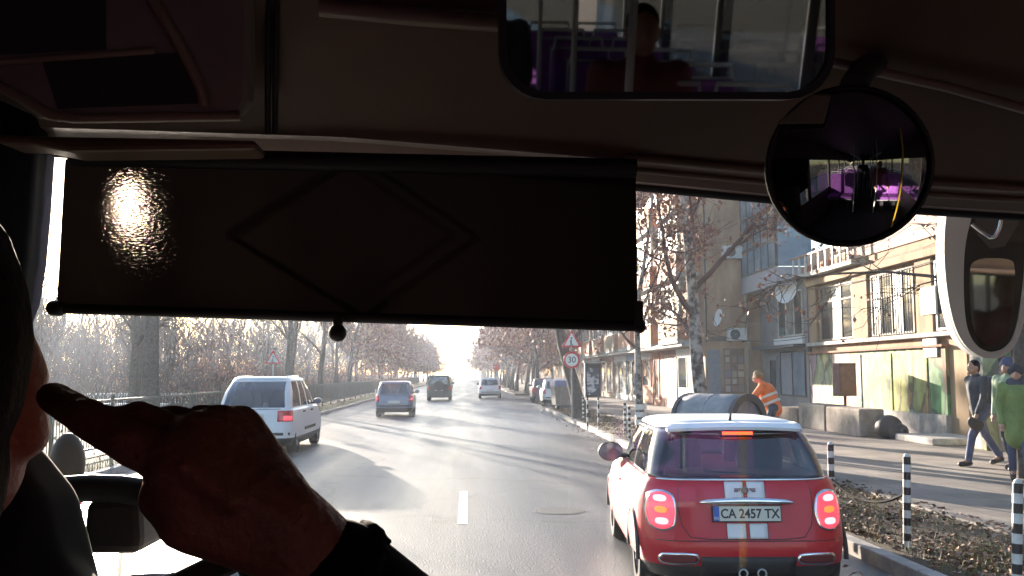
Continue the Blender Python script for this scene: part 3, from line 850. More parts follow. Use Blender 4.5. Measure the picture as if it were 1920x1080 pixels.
# tree whose thin branches hang before the annex
make_tree('street_tree', gen_tree(51, 8.0, .11, .42, 20, .72, 9, 10, .45, (0, 0), .05, 3.6), M_bark, M_twig, (8.6, 14.6, .14), .4, 'street tree reaching fine bare twigs across the annex windows, behind the outside mirror', tg)
make_tree('yard_tree', gen_tree(52, 11, .2, .3, 12, .7, 8, 9, .6, (0, 0), .11, 4), M_bark, M_twigb, (16.8, 35.5, -.05), .4, 'tall brown tree in the yard behind the low annex', 'yard trees')
make_tree('yard_tree', gen_tree(53, 9.5, .2, .3, 12, .7, 8, 9, .5, (0, 0), .11, 4), M_bark, M_twigb, (18.2, 30.5, -.05), 1.4, 'shorter yard tree behind the annex, beside the outside mirror', 'yard trees')
# --- park side
pg = 'bare trees of the park'
plab = 'bare hazy tree among many in the park behind the railing'
pv = []
for k in range(4):
    g = gen_tree(60 + k, 10.5 + k, .17 + .02 * k, .28, 11, .5, 7, 8, 0, (rnd.uniform(-.08, .08), 0), .1, 3.2)
    pv.append(make_tree('park_tree', g, M_bark, M_twig, (-11.5 - 3 * k, 34 + 9 * k, .12), k, plab, pg))
make_tree('park_tree', gen_tree(70, 11, .20, .24, 8, .34, 8, 8, 0, (.02, 0), .1, 4.4), M_bark, M_twig, (-8.55, 46, .12), .6, 'forked dark park tree standing just behind the white minivan', pg)
make_tree('park_tree', gen_tree(71, 10, .30, .5, 8, .4, 7, 7, 0, (0, 0), .1, 3.2), M_bark, M_twig, (-9.4, 29.2, .12), .2, 'thick straight park trunk rising over the railing above the pointing hand', pg)
rnd.seed(77)
placed = []
def clear_of_sun(x, y):
    for x0, y0, far in ((0, 0, 62), (2.0, 8.5, 58)):
        if y < far and abs(x - x0 - SUN.x * (y - y0) / SUN.y) < 2.6: return False
    return True
cnt = 0
while cnt < 150:
    if cnt < 30:
        y = 24 + cnt * 8.5 + rnd.uniform(-2, 2); x = -9.2 + rnd.uniform(-.7, .7)
    else:
        y = 24 + 200 * rnd.random() ** .8; x = -rnd.uniform(12, 20 + y * .36)
    cnt += 1
    if not clear_of_sun(x, y) or any((x - a) ** 2 + (y - b) ** 2 < 6 for a, b in placed):
        continue
    placed.append((x, y))
    src = variants if (cnt <= 30 and y > 75) else pv
    t_ = plant_copy(rnd.choice(src), (x, y, .12), rnd.uniform(0, 6), rnd.uniform(.75, 1.1) * (1.0 if cnt > 30 else 1.0))
    t_.name = 'park_tree'; t_['group'] = pg; t_['label'] = 'hazy tree of the row along the park railing' if cnt <= 30 else plab
# undergrowth of bare stems
mb = MB(); rg = random.Random(9)
for k in range(2600):
    y = rg.uniform(26, 190); x = -rg.uniform(9.5, 15 + y * .4)
    if not clear_of_sun(x, y) and y < 40: continue
    for q in range(7):
        d = Vector((rg.gauss(0, .35), rg.gauss(0, .35), 1)).normalized()
        pts, _ = branch_pts(rg, Vector((x + rg.gauss(0, .3), y + rg.gauss(0, .3), .1)), d, rg.uniform(1.0, 3.2), 3, .15, 0)
        mb.cur = rg.randrange(2)
        mb.tube(pts, [.016, .012, .009, .004], 3, False)
o = mb.build('undergrowth', [M_twigb, M_twig], fix=False); tag(o, 'leafless brown undergrowth filling the park', 'undergrowth', kind='stuff')
mb = MB()
for k in range(46000):
    y = 30 + 270 * rg.random() ** .8; x = -rg.uniform(14 + y * .03, 24 + y * .42)
    if not clear_of_sun(x, y): continue
    h = .3 + (8.0 + y * .035) * rg.random() ** .9 * (.7 + .3 * math.sin(x * .31) * math.cos(y * .11))
    d = Vector((rg.gauss(0, .6), rg.gauss(0, .6), 1)).normalized(); L_ = rg.uniform(.8, 2.6); p_ = Vector((x, y, h)); r_ = rg.uniform(.012, .032) * (1 + y / 160)
    mb.cur = rg.randrange(2)
    mb.tube([p_, p_ + d * L_ * .5 + Vector((rg.gauss(0, .15), rg.gauss(0, .15), 0)), p_ + d * L_], [r_, r_ * .7, r_ * .3], 3, False)
o = mb.build('far_wood', [M_twigb, M_twig], fix=False); tag(o, 'dense bare wood filling the depth of the park', 'wood', kind='stuff')
# reddish beech hedge patches and pale path wall in the park
mb = MB()
for k in range(9000):
    c = rg.choice(((-13, 52, 2.2), (-17, 70, 3.5), (-12, 84, 2.5), (-22, 62, 3), (-15, 110, 4)))
    p_ = Vector((c[0] + rg.gauss(0, c[2] * .6), c[1] + rg.gauss(0, c[2]), abs(rg.gauss(0, .9)) + .2))
    M = Matrix.Translation(p_) @ Euler((rg.uniform(0, 6), rg.uniform(0, 6), 0)).to_matrix().to_4x4()
    mb.cur = rg.randrange(3); s3 = rg.uniform(.05, .11)
    mb.add([(-s3, 0, 0), (0, -s3 * .6, 0), (s3, 0, 0), (0, s3 * .6, 0)], [(0, 1, 2, 3)], M)
o = mb.build('shrub_leaves', TLEAF, fix=False); tag(o, 'rusty leaves clinging to low shrubs in the park', 'shrubs', kind='stuff')
o = MB().span((-28, 56, .12), (-13.2, 56.4, .75)).build('park_wall', M_white, bev=.03); tag(o, 'long low whitewashed wall inside the park', 'wall')
o = MB().span((-19, 40, .12), (-12.2, 40.35, .62)).build('park_wall', M_white, bev=.03); tag(o, 'short low whitewashed wall close behind the railing', 'wall')

# --- park railing
fx = LX - 1.25
fe = empty('park_railing', (0, 0, 0), 0, 'long dark iron railing between the road and the park', 'railing')
M_iron = mat('iron_green', (.055, .062, .05), .6, var=.3)
MB().span((fx - .02, 12, 1.22), (fx + .02, 150, 1.27)).build('top_rail', M_iron, fe)
MB().span((fx - .02, 12, .28), (fx + .02, 150, .32)).build('bottom_rail', M_iron, fe)
pm_ = None
for k in range(47):
    if pm_ is None:
        pm_ = MB().box((0, 0, .69), (.07, .07, 1.3)).build('post', M_iron, fe, bev=.008); o = pm_
    else:
        o = pm_.copy(); COL.objects.link(o)
    o.location = (fx, 12.0 + k * 3, 0.05)
mb = MB()
for k in range(1060):
    y = 12.1 + k * .13
    mb.box((fx, y, .75), (.014, .014, .94))
o = mb.build('bars', M_iron, fe); o['kind'] = 'stuff'

# ------------------------------------------------------------------ signs
M_red = mat('sign_red', (.50, .03, .04), .45)
M_signw = mat('sign_white', (.70, .70, .68), .45)
M_steel = mat('galvanised', (.32, .33, .34), .45, .6, var=.2)
def tri(c, s, r_=.0):
    h = s * .866
    return [Vector((c[0] - s / 2, c[1], c[2] - h / 3)), Vector((c[0] + s / 2, c[1], c[2] - h / 3)), Vector((c[0], c[1], c[2] + 2 * h / 3))]
def tri_sign(e, z, s):
    b = MB().prism(tri((0, 0, z), s), (0, .012, 0)).build('triangle_plate', M_red, e)
    MB().prism(tri((0, -.004, z), s * .68), (0, .003, 0)).build('white_field', M_signw, b)
    mb = MB()
    mb.capsule((-.02, -.009, z + .04 * s), (-.03 * s, -.009, z - .12 * s), .045 * s, .03 * s, 8, 3); mb.ell((0, -.009, z + .16 * s), (.045 * s, .004, .045 * s))
    mb.capsule((-.02 * s, -.009, z - .12 * s), (-.09 * s, -.009, z - .24 * s), .025 * s, .02 * s, 8, 3); mb.capsule((0, -.009, z - .12 * s), (.08 * s, -.009, z - .24 * s), .025 * s, .02 * s, 8, 3)
    mb.build('walker_symbol', M_black, b)
c = P(1072, 675, 34.0)
sg = empty('speed_sign', (c.x, c.y, .12), 0, 'round red-rimmed 30 sign under a warning triangle, by the leaning tree', 'road sign')
MB().tube([(0, .03, 0), (0, .03, 3.6)], .03, 10).build('pole', M_steel, sg, smooth=40)
MYR = Matrix.Rotation(R(90), 4, 'X')
z0 = c.z - .12
b = MB().lathe([(.001, 0), (.30, 0), (.30, .012), (.001, .012)], 36, Matrix.Translation((0, 0, z0)) @ MYR).build('round_plate', M_red, sg)
MB().lathe([(.001, .0), (.225, .0), (.225, .004), (.001, .004)], 36, Matrix.Translation((0, -.0125, z0)) @ MYR).build('white_field', M_signw, b)
text_mesh('numerals', '30', .30, M_black, Matrix.Translation((0, -.019, z0)) @ FACE, b)
tri_sign(sg, z0 + .66, .74)
c = P(512, 672, 37.0)
sg2 = empty('warning_sign', (c.x, c.y, .12), R(-8), 'red warning triangle on a pole above the white minivan', 'road sign')
MB().tube([(0, .03, 0), (0, .03, c.z + .1)], .028, 10).build('pole', M_steel, sg2, smooth=40)
tri_sign(sg2, c.z - .15, .62)
c = P(923, 699, 78)
sg3 = empty('far_sign', (c.x + .35, c.y, .12), 0, 'small pink-red round sign far along the kerb', 'road sign')
MB().tube([(0, .03, 0), (0, .03, 2.4)], .03, 8).build('pole', M_steel, sg3)
MB().lathe([(.001, 0), (.3, 0), (.3, .012), (.001, .012)], 24, Matrix.Translation((0, 0, 2.15)) @ MYR).build('round_plate', M_red, sg3)

# ------------------------------------------------------------------ striped bollards
bol = None
M_bb, M_bw = mat('bollard_black', (.018, .018, .02), .5, var=.3), mat('bollard_white', (.66, .65, .62), .55, var=.15)
def bollard(px, pyt, Z, tilt, label, x=None):
    top = P(px, pyt, Z)
    X = top.x if x is None else x
    H = .86 if x is None else .84
    e = empty('bollard', (X - tilt * H, Z, .11), 0, label, 'bollard', 'striped bollards along the verge')
    mb = MB(); n = 12
    for k in range(n):
        mb.cur = k % 2
        mb.tube([(0, 0, H * k / n), (0, 0, H * (k + 1) / n)], .036, 12, k == n - 1)
    mb.cur = 0
    mb.capsule((0, 0, H), (0, 0, H + .004), .034, .03, 12, 3)
    o = mb.build('post', [M_bw, M_bb], e, smooth=45, fix=False)
    MB().lathe([(.001, 0), (.07, 0), (.07, .012), (.001, .012)], 14).build('base_plate', M_dark, e)
    e.rotation_euler = (0, tilt, 0)
    return e
bollard(1908, 903, 6.9, R(3.5), 'striped bollard nearest the walking woman, before the paving')
b2 = bollard(1700, 853, 9.1, R(2.2), 'striped bollard standing alone in the leaf litter, chained to the next')
b1 = bollard(1557, 833, 10.7, R(.5), 'striped bollard just behind the red car tail lamp')
bollard(1274, 778, 14.9, 0, 'striped bollard whose black tip shows over the red car roof', 4.95)
bollard(1148, 768, 23.6, 0, 'striped bollard closest to the thin banded tree', 3.98)
bollard(1122, 762, 26.5, 0, 'striped bollard beside the notice case posts', 4.35)
bollard(1060, 745, 33.0, 0, 'striped bollard at the foot of the leaning tree', 3.98)
# sagging chain between two bollards
mb = MB(); a = Vector((b1.location.x, 10.7, .60)); b = Vector((b2.location.x, 9.1, .62))
pts = [a.lerp(b, t / 14) + Vector((0, 0, -.16 * (1 - (2 * t / 14 - 1) ** 2))) for t in range(15)]
mb.tube(pts, .013, 6)
o = mb.build('chain', mat('chain_iron', (.01, .01, .01), .9, spec=.1), smooth=60); tag(o, 'dark chain sagging between two striped bollards', 'chain')
# notice case on striped posts
c = P(1111, 718, 28)
nb_ = empty('notice_case', (c.x, 28, .12), 0, 'dark framed notice case on two striped posts', 'notice board')
for s_ in (-1, 1):
    mb = MB()
    for k in range(8):
        mb.cur = k % 2
        mb.tube([(s_ * .16, 0, k * .125), (s_ * .16, 0, (k + 1) * .125)], .03, 10, True)
    mb.build('post', [M_bw, M_bb], nb_, fix=False)
MB().box((0, 0, 1.45), (.46, .14, .98)).build('case', M_dark, nb_, bev=.01)
MB().box((0, -.075, 1.42), (.34, .01, .78)).build('notice', mat('notice_print', (.50, .50, .52), .5, col2=(.05, .06, .09), scale=4, lo=.48, hi=.54), nb_)
MB().box((.05, -.05, 1.99), (.64, .34, .05)).build('roof', M_conc, nb_)

# ------------------------------------------------------------------ bins
def domed_bin(loc, rz, label):
    e = empty('domed_bin', loc, rz, label, 'bin')
    M_b = mat('bin_grey', (.26, .26, .27), .5, .0, var=.25, scale=4)
    M_bd = mat('bin_dark', (.05, .052, .06), .5, var=.2)
    L_, W_, H_ = 1.36, 1.02, .82
    MB().prism([(-L_ / 2, -W_ / 2, .85), (L_ / 2, -W_ / 2, .85), (L_ / 2 - .05, -W_ / 2 + .1, .12), (-L_ / 2 + .05, -W_ / 2 + .1, .12)], (0, W_, 0)).build('tub', M_b, e, bev=.02)
    arc = [(math.cos(t) * W_ / 2, .86 + math.sin(t) * .46) for t in [math.pi * k / 20 for k in range(21)]]
    mb = MB(); mb.grid([[(x, a, b) for a, b in arc] for x in (-L_ / 2, -L_ / 4, 0, L_ / 4, L_ / 2 - .09)]); mb.build('lid', M_b, e, smooth=60, solid=.014)
    for s_, x in ((-1, -L_ / 2), (1, L_ / 2)):
        o_ = [(x, a * 1.05, b + .02) for a, b in arc] + [(x, -W_ / 2 * 1.05, .84), (x, W_ / 2 * 1.05, .84)]
        i_ = [(x, a * .80, .86 + (b - .86) * .76) for a, b in arc] + [(x, -W_ / 2 * .8, .865), (x, W_ / 2 * .8, .865)]
        MB().ring(o_, i_, (-s_ * .085, 0, 0)).build('end_arch', M_bd, e)
        MB().prism([(x - s_ * .05, a * .81, .86 + (b - .86) * .77) for a, b in arc], (-s_ * .02, 0, 0)).build('end_panel', mat('bin_end', (.16, .16, .18), .5, var=.2), e)
    for k in (2,):
        mb = MB(); x = -L_ / 2 + k * L_ / 4
        mb.tube([(x, a * 1.015, .86 + (b - .86) * 1.02) for a, b in arc], .012, 6); mb.build('lid_rib', M_b, e)
    for sx in (-1, 1):
        for sy in (-1, 1):
            MB().lathe([(.001, -.03), (.09, -.03), (.09, .03), (.001, .03)], 16, Matrix.Translation((sx * .5, sy * .36, .09)) @ MYR).build('wheel', M_black, e)
    return e
domed_bin((4.62, 17.6, .06), R(-52), 'grey domed rubbish bin with dark arched end behind the red car')
def dumpster(loc, rz, label, lidc):
    e = empty('dumpster', loc, rz, label, 'bin')
    MB().prism([(-.6, -.45, 1.05), (.6, -.45, 1.05), (.52, -.36, .18), (-.52, -.36, .18)], (0, .9, 0)).build('tub', mat('tub_brown', (.22, .19, .17), .6, var=.25), e, bev=.02)
    MB().prism([(-.63, -.5, 1.06), (.63, -.5, 1.06), (.55, -.3, 1.32), (-.55, -.3, 1.32)], (0, .95, 0)).build('lid', lidc, e, bev=.04)
    for sx in (-1, 1):
        MB().lathe([(.001, -.03), (.09, -.03), (.09, .03), (.001, .03)], 14, Matrix.Translation((sx * .45, -.3, .09)) @ MYR).build('wheel', M_black, e)
dumpster((4.55, 44.6, .12), R(8), 'brown dumpster with blue-grey lid before the parked cars', mat('lid_blue', (.12, .13, .26), .5, var=.2))

# ------------------------------------------------------------------ cars
M_tyre = mat('tyre', (.022, .022, .023), .85, bump=.3, bscale=60)
M_rim = mat('alloy', (.45, .45, .46), .3, .9)
M_trim = mat('black_plastic', (.02, .02, .022), .55)
M_chrome = mat('chrome', (.75, .76, .78), .12, 1.0)
G_car = glass('car_glass', (.42, .47, .48), .10)
G_cardark = glass('car_glass_dark', (.16, .18, .20), .12)
M_int = mat('car_interior', (.03, .03, .035), .8)
M_tail = mat('tail_red', (.55, .02, .02), .2, coat=.5)
M_taillit = mat('tail_lit', (.6, .05, .05), .25, emit=(1.0, .10, .16), estr=.16, coat=.5)
M_tailwhite = mat('tail_lit_core', (.8, .3, .3), .25, emit=(1.0, .30, .34), estr=.5)
M_amber = mat('tail_amber', (.7, .22, .03), .25, emit=(1.0, .25, .05), estr=.22)
M_brake = mat('brake_lit', (.8, .2, .05), .3, emit=(1.0, .055, .006), estr=.6)

def outline(q, n=160):
    """right half of a rounded plan outline from rear centre to front centre: q = (yr, yf, w, rr, rf)"""
    yr, yf, w_, rr, rf = q
    pts = [Vector((0, yr)), ]
    bow = .035
    for k in range(1, 9): pts.append(Vector(((w_ - rr) * k / 8, yr)))
    for k in range(1, 13):
        t = math.pi / 2 * k / 12; pts.append(Vector((w_ - rr + rr * math.sin(t), yr + rr - rr * math.cos(t))))
    for k in range(1, 21): pts.append(Vector((w_, yr + rr + (yf - rf - yr - rr) * k / 20)))
    for k in range(1, 13):
        t = math.pi / 2 * k / 12; pts.append(Vector((w_ - rf + rf * math.cos(t), yf - rf + rf * math.sin(t))))
    for k in range(1, 7): pts.append(Vector(((w_ - rf) * (1 - k / 6), yf)))
    for p in pts:                      # slight barrel: rear bows out, sides swell
        m_ = (p.y - yr) / (yf - yr)
        if m_ < .3: p.y += bow * (p.x / w_) ** 2
        p.x *= 1 - .05 * (2 * abs(m_ - .5)) ** 3
    return pts
def arclen(pts):
    s = [0]
    for a, b in zip(pts, pts[1:]): s.append(s[-1] + (b - a).length)
    return s
def at_s(pts, s, v):
    v = max(0, min(v, s[-1]))
    for i in range(len(s) - 1):
        if v <= s[i + 1] + 1e-9:
            t = (v - s[i]) / max(1e-9, s[i + 1] - s[i]); return pts[i].lerp(pts[i + 1], t)
    return pts[-1]
def s_rearx(pts, s, x):
    for i in range(len(pts) - 1):
        if pts[i + 1].x >= x and pts[i + 1].x > pts[i].x:
            t = (x - pts[i].x) / (pts[i + 1].x - pts[i].x); return s[i] + max(0, min(1, t)) * (s[i + 1] - s[i])
    return s[len(pts) // 3]
def s_sidey(pts, s, y):
    for i in range(8, len(pts) - 1):
        if pts[i + 1].y >= y:
            t = (y - pts[i].y) / max(1e-9, pts[i + 1].y - pts[i].y); return s[i] + max(0, min(1, t)) * (s[i + 1] - s[i])
    return s[-1]
def s_frontx(pts, s, x):
    for i in range(len(pts) - 1, 0, -1):
        if pts[i - 1].x >= x:
            t = (x - pts[i].x) / max(1e-9, pts[i - 1].x - pts[i].x); return s[i] + t * (s[i - 1] - s[i])
    return s[-1]
def lerp_slices(sl, z):
    if z <= sl[0][0]: return sl[0][1:]
    for a, b in zip(sl, sl[1:]):
        if z <= b[0]:
            t = (z - a[0]) / (b[0] - a[0]); t2 = t
            return tuple(i + (j - i) * t2 for i, j in zip(a[1:], b[1:]))
    return sl[-1][1:]
def loft(mb, rings):
    n = len(rings[0])
    mb.add([p for r in rings for p in r], [(i * n + k, i * n + (k + 1) % n, (i + 1) * n + (k + 1) % n, (i + 1) * n + k) for i in range(len(rings) - 1) for k in range(n)] + [tuple(range(n))[::-1], tuple(range((len(rings) - 1) * n, len(rings) * n))])
def full(pts, z):
    return [(p.x, p.y, z) for p in pts] + [(-p.x, p.y, z) for p in pts[-2:0:-1]]

M_mglass = mat('door_mirror_glass', (.10, .13, .18), .08, spec=1.0)  # dark blue base colour stands in for a reflection
class Car:
    def __init__(s, name, loc, rz, label, cat, sp, group=None):
        s.sp = sp
        s.e = empty(name, loc, rz, label, cat, group)
        paint = sp['paint']
        lo = sp['lower']
        zs = []
        for a, b in zip(lo, lo[1:]):
            k = max(1, round((b[0] - a[0]) / .06))
            zs += [a[0] + (b[0] - a[0]) * i / k for i in range(k)]
        zs.append(lo[-1][0])
        mb = MB(); loft(mb, [full(outline(lerp_slices(lo, z)), z) for z in zs])
        body = mb.build('body', [paint, M_trim], s.e)
        # wheel arches cut out of the body
        wr = sp['wheel_r']
        for k, y in enumerate(sp['axles']):
            for sx in (-1, 1):
                c = MB(); c.tube([(sx * (sp['track'] - .26), y, wr), (sx * (sp['track'] + .4), y, wr)], wr * 1.17, 26)
                co = c.build('cut', M_trim)
                md = body.modifiers.new('arch', 'BOOLEAN'); md.operation = 'DIFFERENCE'; md.object = co; md.solver = 'EXACT'
                dg = bpy.context.evaluated_depsgraph_get()
                me = bpy.data.meshes.new_from_object(body.evaluated_get(dg))
                body.modifiers.clear(); old = body.data; body.data = me; bpy.data.meshes.remove(old)
                bpy.data.objects.remove(co)
        me = body.data
        me.polygons.foreach_set('use_smooth', [True] * len(me.polygons)); me.set_sharp_from_angle(angle=R(32))
        zl = sp.get('sill', .32)
        for p in me.polygons:
            c = p.center
            inner = any((c.y - y) ** 2 + (c.z - wr) ** 2 < (wr * 1.175) ** 2 and abs(p.normal.x) < .95 or ((c.y - y) ** 2 + (c.z - wr) ** 2 < (wr * 1.1) ** 2 and abs(c.x) < sp['track'] - .2) for y in sp['axles'])
            p.material_index = 1 if (c.z < zl or inner) else 0
        s.body = body
        # greenhouse: pillars in paint, glass between them, roof on top
        gh = sp['house']; nz = 8
        z0, z1 = gh[0][0], gh[-1][0]
        rows = [z0, z0 + .03] + [z0 + .03 + (z1 - z0 - .08) * i / nz for i in range(1, nz + 1)] + [z1]
        cols = []; types = []
        segs = sp['side']       # list of (y_bottom, y_top) knots along the side, alternating glass / pillar
        gw0, gw1 = sp['rear_glass']; ww0, ww1 = sp['screen']
        grid_ = []
        for z in rows:
            pts = outline(lerp_slices(gh, z)); L = arclen(pts); t = (z - z0) / (z1 - z0)
            kn = [0, s_rearx(pts, L, gw0 + (gw1 - gw0) * t)] + [s_sidey(pts, L, a + (b - a) * t) for a, b in segs] + [s_frontx(pts, L, ww0 + (ww1 - ww0) * t), L[-1]]
            row = []
            for i in range(len(kn) - 1):
                m_ = 5
                row += [at_s(pts, L, kn[i] + (kn[i + 1] - kn[i]) * j / m_) for j in range(m_)]
            row.append(pts[-1])
            grid_.append([(p.x, p.y, z) for p in row])
        nseg = len(segs) + 3
        solid, glas = MB(), {}
        for side in (1, -1):
            for ri in range(len(rows) - 1):
                for ci in range(nseg * 5):
                    sgi = ci // 5
                    q = [grid_[ri][ci], grid_[ri][ci + 1], grid_[ri + 1][ci + 1], grid_[ri + 1][ci]]
                    q = [(side * a, b, c) for a, b, c in q]
                    if side < 0: q = q[::-1]
                    is_glass = sgi % 2 == 0 and 0 < ri < len(rows) - 2
                    key = None
                    if is_glass:
                        key = 'rear_window' if sgi == 0 else ('windscreen' if sgi == nseg - 1 else ('side_window', side, sgi))
                        glas.setdefault(key, MB()).add(q, [(0, 1, 2, 3)])
                    else:
                        solid.add(q, [(0, 1, 2, 3)])
        def weld(mb, name, m, parent, sm=40, solid_=0):
            me = mb.mesh(name); bm = bmesh.new(); bm.from_mesh(me); bmesh.ops.remove_doubles(bm, verts=bm.verts, dist=1e-4); bmesh.ops.recalc_face_normals(bm, faces=bm.faces); bm.to_mesh(me); bm.free()
            me.materials.append(m); me.polygons.foreach_set('use_smooth', [True] * len(me.polygons)); me.set_sharp_from_angle(angle=R(sm))
            o = bpy.data.objects.new(name, me); COL.objects.link(o); o.parent = parent
            if solid_:
                md = o.modifiers.new('t', 'SOLIDIFY'); md.thickness = solid_; md.offset = -1
            return o
        s.pillars = weld(solid, 'pillars', sp.get('pillar', paint), s.e, 40, .03)
        for k, v in glas.items():
            nm = k if isinstance(k, str) else k[0]
            weld(v, nm, sp.get('glass', G_car), s.e)
        top = gh[-1]
        rr = []
        for dz, f in ((0.0, 0), (.018, .02), (.034, .06), (.048, .13), (.058, .24), (.064, .40)):
            yr, yf, w_, a, b = top[1:]
            rr.append(full(outline((yr + f * .9 * .7, yf - f, w_ - f * .62, max(.05, a - f * .25), max(.05, b - f * .25))), z1 + dz))
        mb = MB(); loft(mb, rr); s.roof = mb.build('roof', sp.get('roofm', paint), s.e, smooth=50)
        # cabin floor and seats seen through the glass
        cab = MB(); q = lerp_slices(gh, z0)
        cab.box((0, (q[0] + q[1]) / 2, z0 - .02), (q[2] * 1.8, (q[1] - q[0]) * .86, .03)); cab.build('parcel_shelf', M_int, s.e)
        for y in sp.get('seats', (1.1, 2.0)):
            for sx in (-1, 1):
                mb = MB(); mb.ell((sx * .36, y, z0 + .10), (.21, .09, .30)); mb.ell((sx * .36, y, z0 + .33), (.13, .06, .10)); mb.build('seat', M_int, s.e, smooth=60)
        # wheels
        for y in sp['axles']:
            for sx in (-1, 1):
                M = Matrix.Translation((sx * (sp['track'] - .1), y, wr)) @ Matrix.Rotation(R(90) * sx, 4, 'Y')
                t = MB().lathe([(wr * .62, -.1), (wr * .93, -.1), (wr, -.07), (wr, .07), (wr * .93, .1), (wr * .62, .1)], 30, M, True).build('wheel', M_tyre, s.e, smooth=40)
                mb = MB(); mb.lathe([(wr * .63, -.08), (wr * .63, .075), (wr * .58, .085), (wr * .56, .02), (wr * .15, .0), (.001, .0)], 30, M)
                for k in range(5):
                    a = 2 * math.pi * k / 5
                    mb.box((wr * .32, 0, .045), (wr * .52, .05, .05), M @ Matrix.Rotation(a, 4, 'Z'))
                mb.lathe([(.001, .085), (.06, .085), (.075, .03)], 14, M)
                mb.build('rim', sp.get('rim', M_rim), t, smooth=35)
    def rear_pt(s, x, z, off=0.004):
        sl = s.sp['lower'] if z <= s.sp['lower'][-1][0] else s.sp['house']
        pts = outline(lerp_slices(sl, z)); L = arclen(pts)
        v = s_rearx(pts, L, abs(x)); p = at_s(pts, L, v); p2 = at_s(pts, L, min(v + .02, L[-1])); t = (p2 - p).normalized(); n = Vector((t.y, -t.x))
        return Vector(((p.x + n.x * off) * (1 if x >= 0 else -1), p.y + n.y * off, z))
    def rear_patch(s, name, x0, x1, z0, z1, m, nx=8, nz=6, off=.004, thick=.012, shape=None, parent=None):
        rows = []
        for j in range(nz + 1):
            v = j / nz; z = z0 + (z1 - z0) * v
            row = []
            for i in range(nx + 1):
                u = i / nx
                if shape: uu, vv = shape(u, v)
                else: uu, vv = u, v
                row.append(s.rear_pt(x0 + (x1 - x0) * uu, z0 + (z1 - z0) * vv, off))
            rows.append(row)
        return MB().grid(rows).build(name, m, parent or s.e, smooth=50, solid=thick)
    def side_mirror(s, y, z, x, m, r_=.11):
        for sx in (-1, 1):
            mb = MB(); mb.ell((sx * (x + .08), y, z + .03), (r_ * 1.05, .075, r_ * .82))
            o = mb.build('door_mirror', m, s.e, smooth=60)
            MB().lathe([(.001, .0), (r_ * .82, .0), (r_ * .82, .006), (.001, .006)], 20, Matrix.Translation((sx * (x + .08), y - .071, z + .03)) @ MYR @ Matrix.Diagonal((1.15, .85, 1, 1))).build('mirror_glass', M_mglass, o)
            MB().tube([(sx * (x - .1), y, z - .02), (sx * (x + .02), y, z)], .025, 8).build('mirror_arm', M_trim, o)
def rounded(u, v, k=.35):
    """square (0..1)^2 to rounded square"""
    a, b = 2 * u - 1, 2 * v - 1
    return .5 + .5 * a * math.sqrt(max(0, 1 - k * b * b / 2)), .5 + .5 * b * math.sqrt(max(0, 1 - k * a * a / 2))

# --- the red hatchback in front
M_redp = mat('red_paint', (.56, .006, .02), .38, coat=.3, spec=.35)
M_whp = mat('white_car_paint', (.80, .80, .81), .5, coat=.08, spec=.3)
mini = dict(paint=M_redp, roofm=M_whp, pillar=mat('piano_black', (.012, .012, .015), .15, coat=.6), glass=glass('hatch_glass', (.27, .30, .32), .10), wheel_r=.305, track=.80, axles=(.62, 3.09), sill=.30,
            lower=[(.20, .05, 3.62, .76, .30, .35), (.30, .005, 3.68, .82, .30, .38), (.45, .0, 3.70, .84, .30, .42), (.56, .03, 3.68, .845, .30, .45), (.66, .055, 3.6, .84, .30, .5), (.80, .085, 3.4, .825, .30, .55), (.90, .115, 3.1, .795, .29, .5), (.94, .14, 2.85, .765, .28, .4)],
            house=[(.935, .165, 2.62, .745, .26, .3), (1.12, .28, 2.42, .70, .24, .3), (1.26, .40, 2.22, .645, .22, .28), (1.325, .47, 2.10, .61, .22, .28)],
            side=[(.52, .74), (1.22, 1.22), (1.34, 1.30), (2.30, 1.90)], rear_glass=(.63, .49), screen=(.58, .46), seats=(1.15, 1.75))
MN = Car('red_hatchback', (2.16, 7.42, 0), R(-4), 'red hatchback with white roof and twin white stripes braking close ahead', 'car', mini)
e = MN.e
# white bonnet-stripe pair over the hatch, split by handle and plate
for x0, x1 in ((-.155, -.012), (.018, .155)):
    MN.rear_patch('hatch_stripe', x0, x1, .785, .925, M_whp, 4, 6, .0035, .003)
    MN.rear_patch('hatch_stripe', x0, x1, .505, .615, M_whp, 4, 6, .0035, .003)
    for xx in (x0, x1):
        MN.rear_patch('stripe_edge', xx - .004, xx + .004, .505, .925, M_trim, 1, 8, .003, .002)
# chrome grab handle and emblem
mb = MB(); mb.tube([MN.rear_pt(x, .775 + .012 * (1 - (x / .36) ** 2), .035) for x in [-.36 + .06 * k for k in range(13)]], [.008] + [.022 + .006 * (1 - abs(k - 6) / 6) for k in range(1, 12)] + [.008], 10)
mb.build('hatch_handle', M_chrome, e, smooth=60)
em = MB(); c = MN.rear_pt(0, .862, .012)
em.lathe([(.001, .004), (.024, .004), (.028, .0), (.024, -.004), (.001, -.004)], 20, Matrix.Translation(c) @ MYR)
for sx in (-1, 1):
    for k in range(3):
        em.box((sx * (.055 + .006 * k), c.y, c.z + .012 - .010 * k), (.055 - .012 * k, .006, .007), None)
em.build('winged_emblem', mat('emblem', (.16, .16, .20), .25, .9), e)
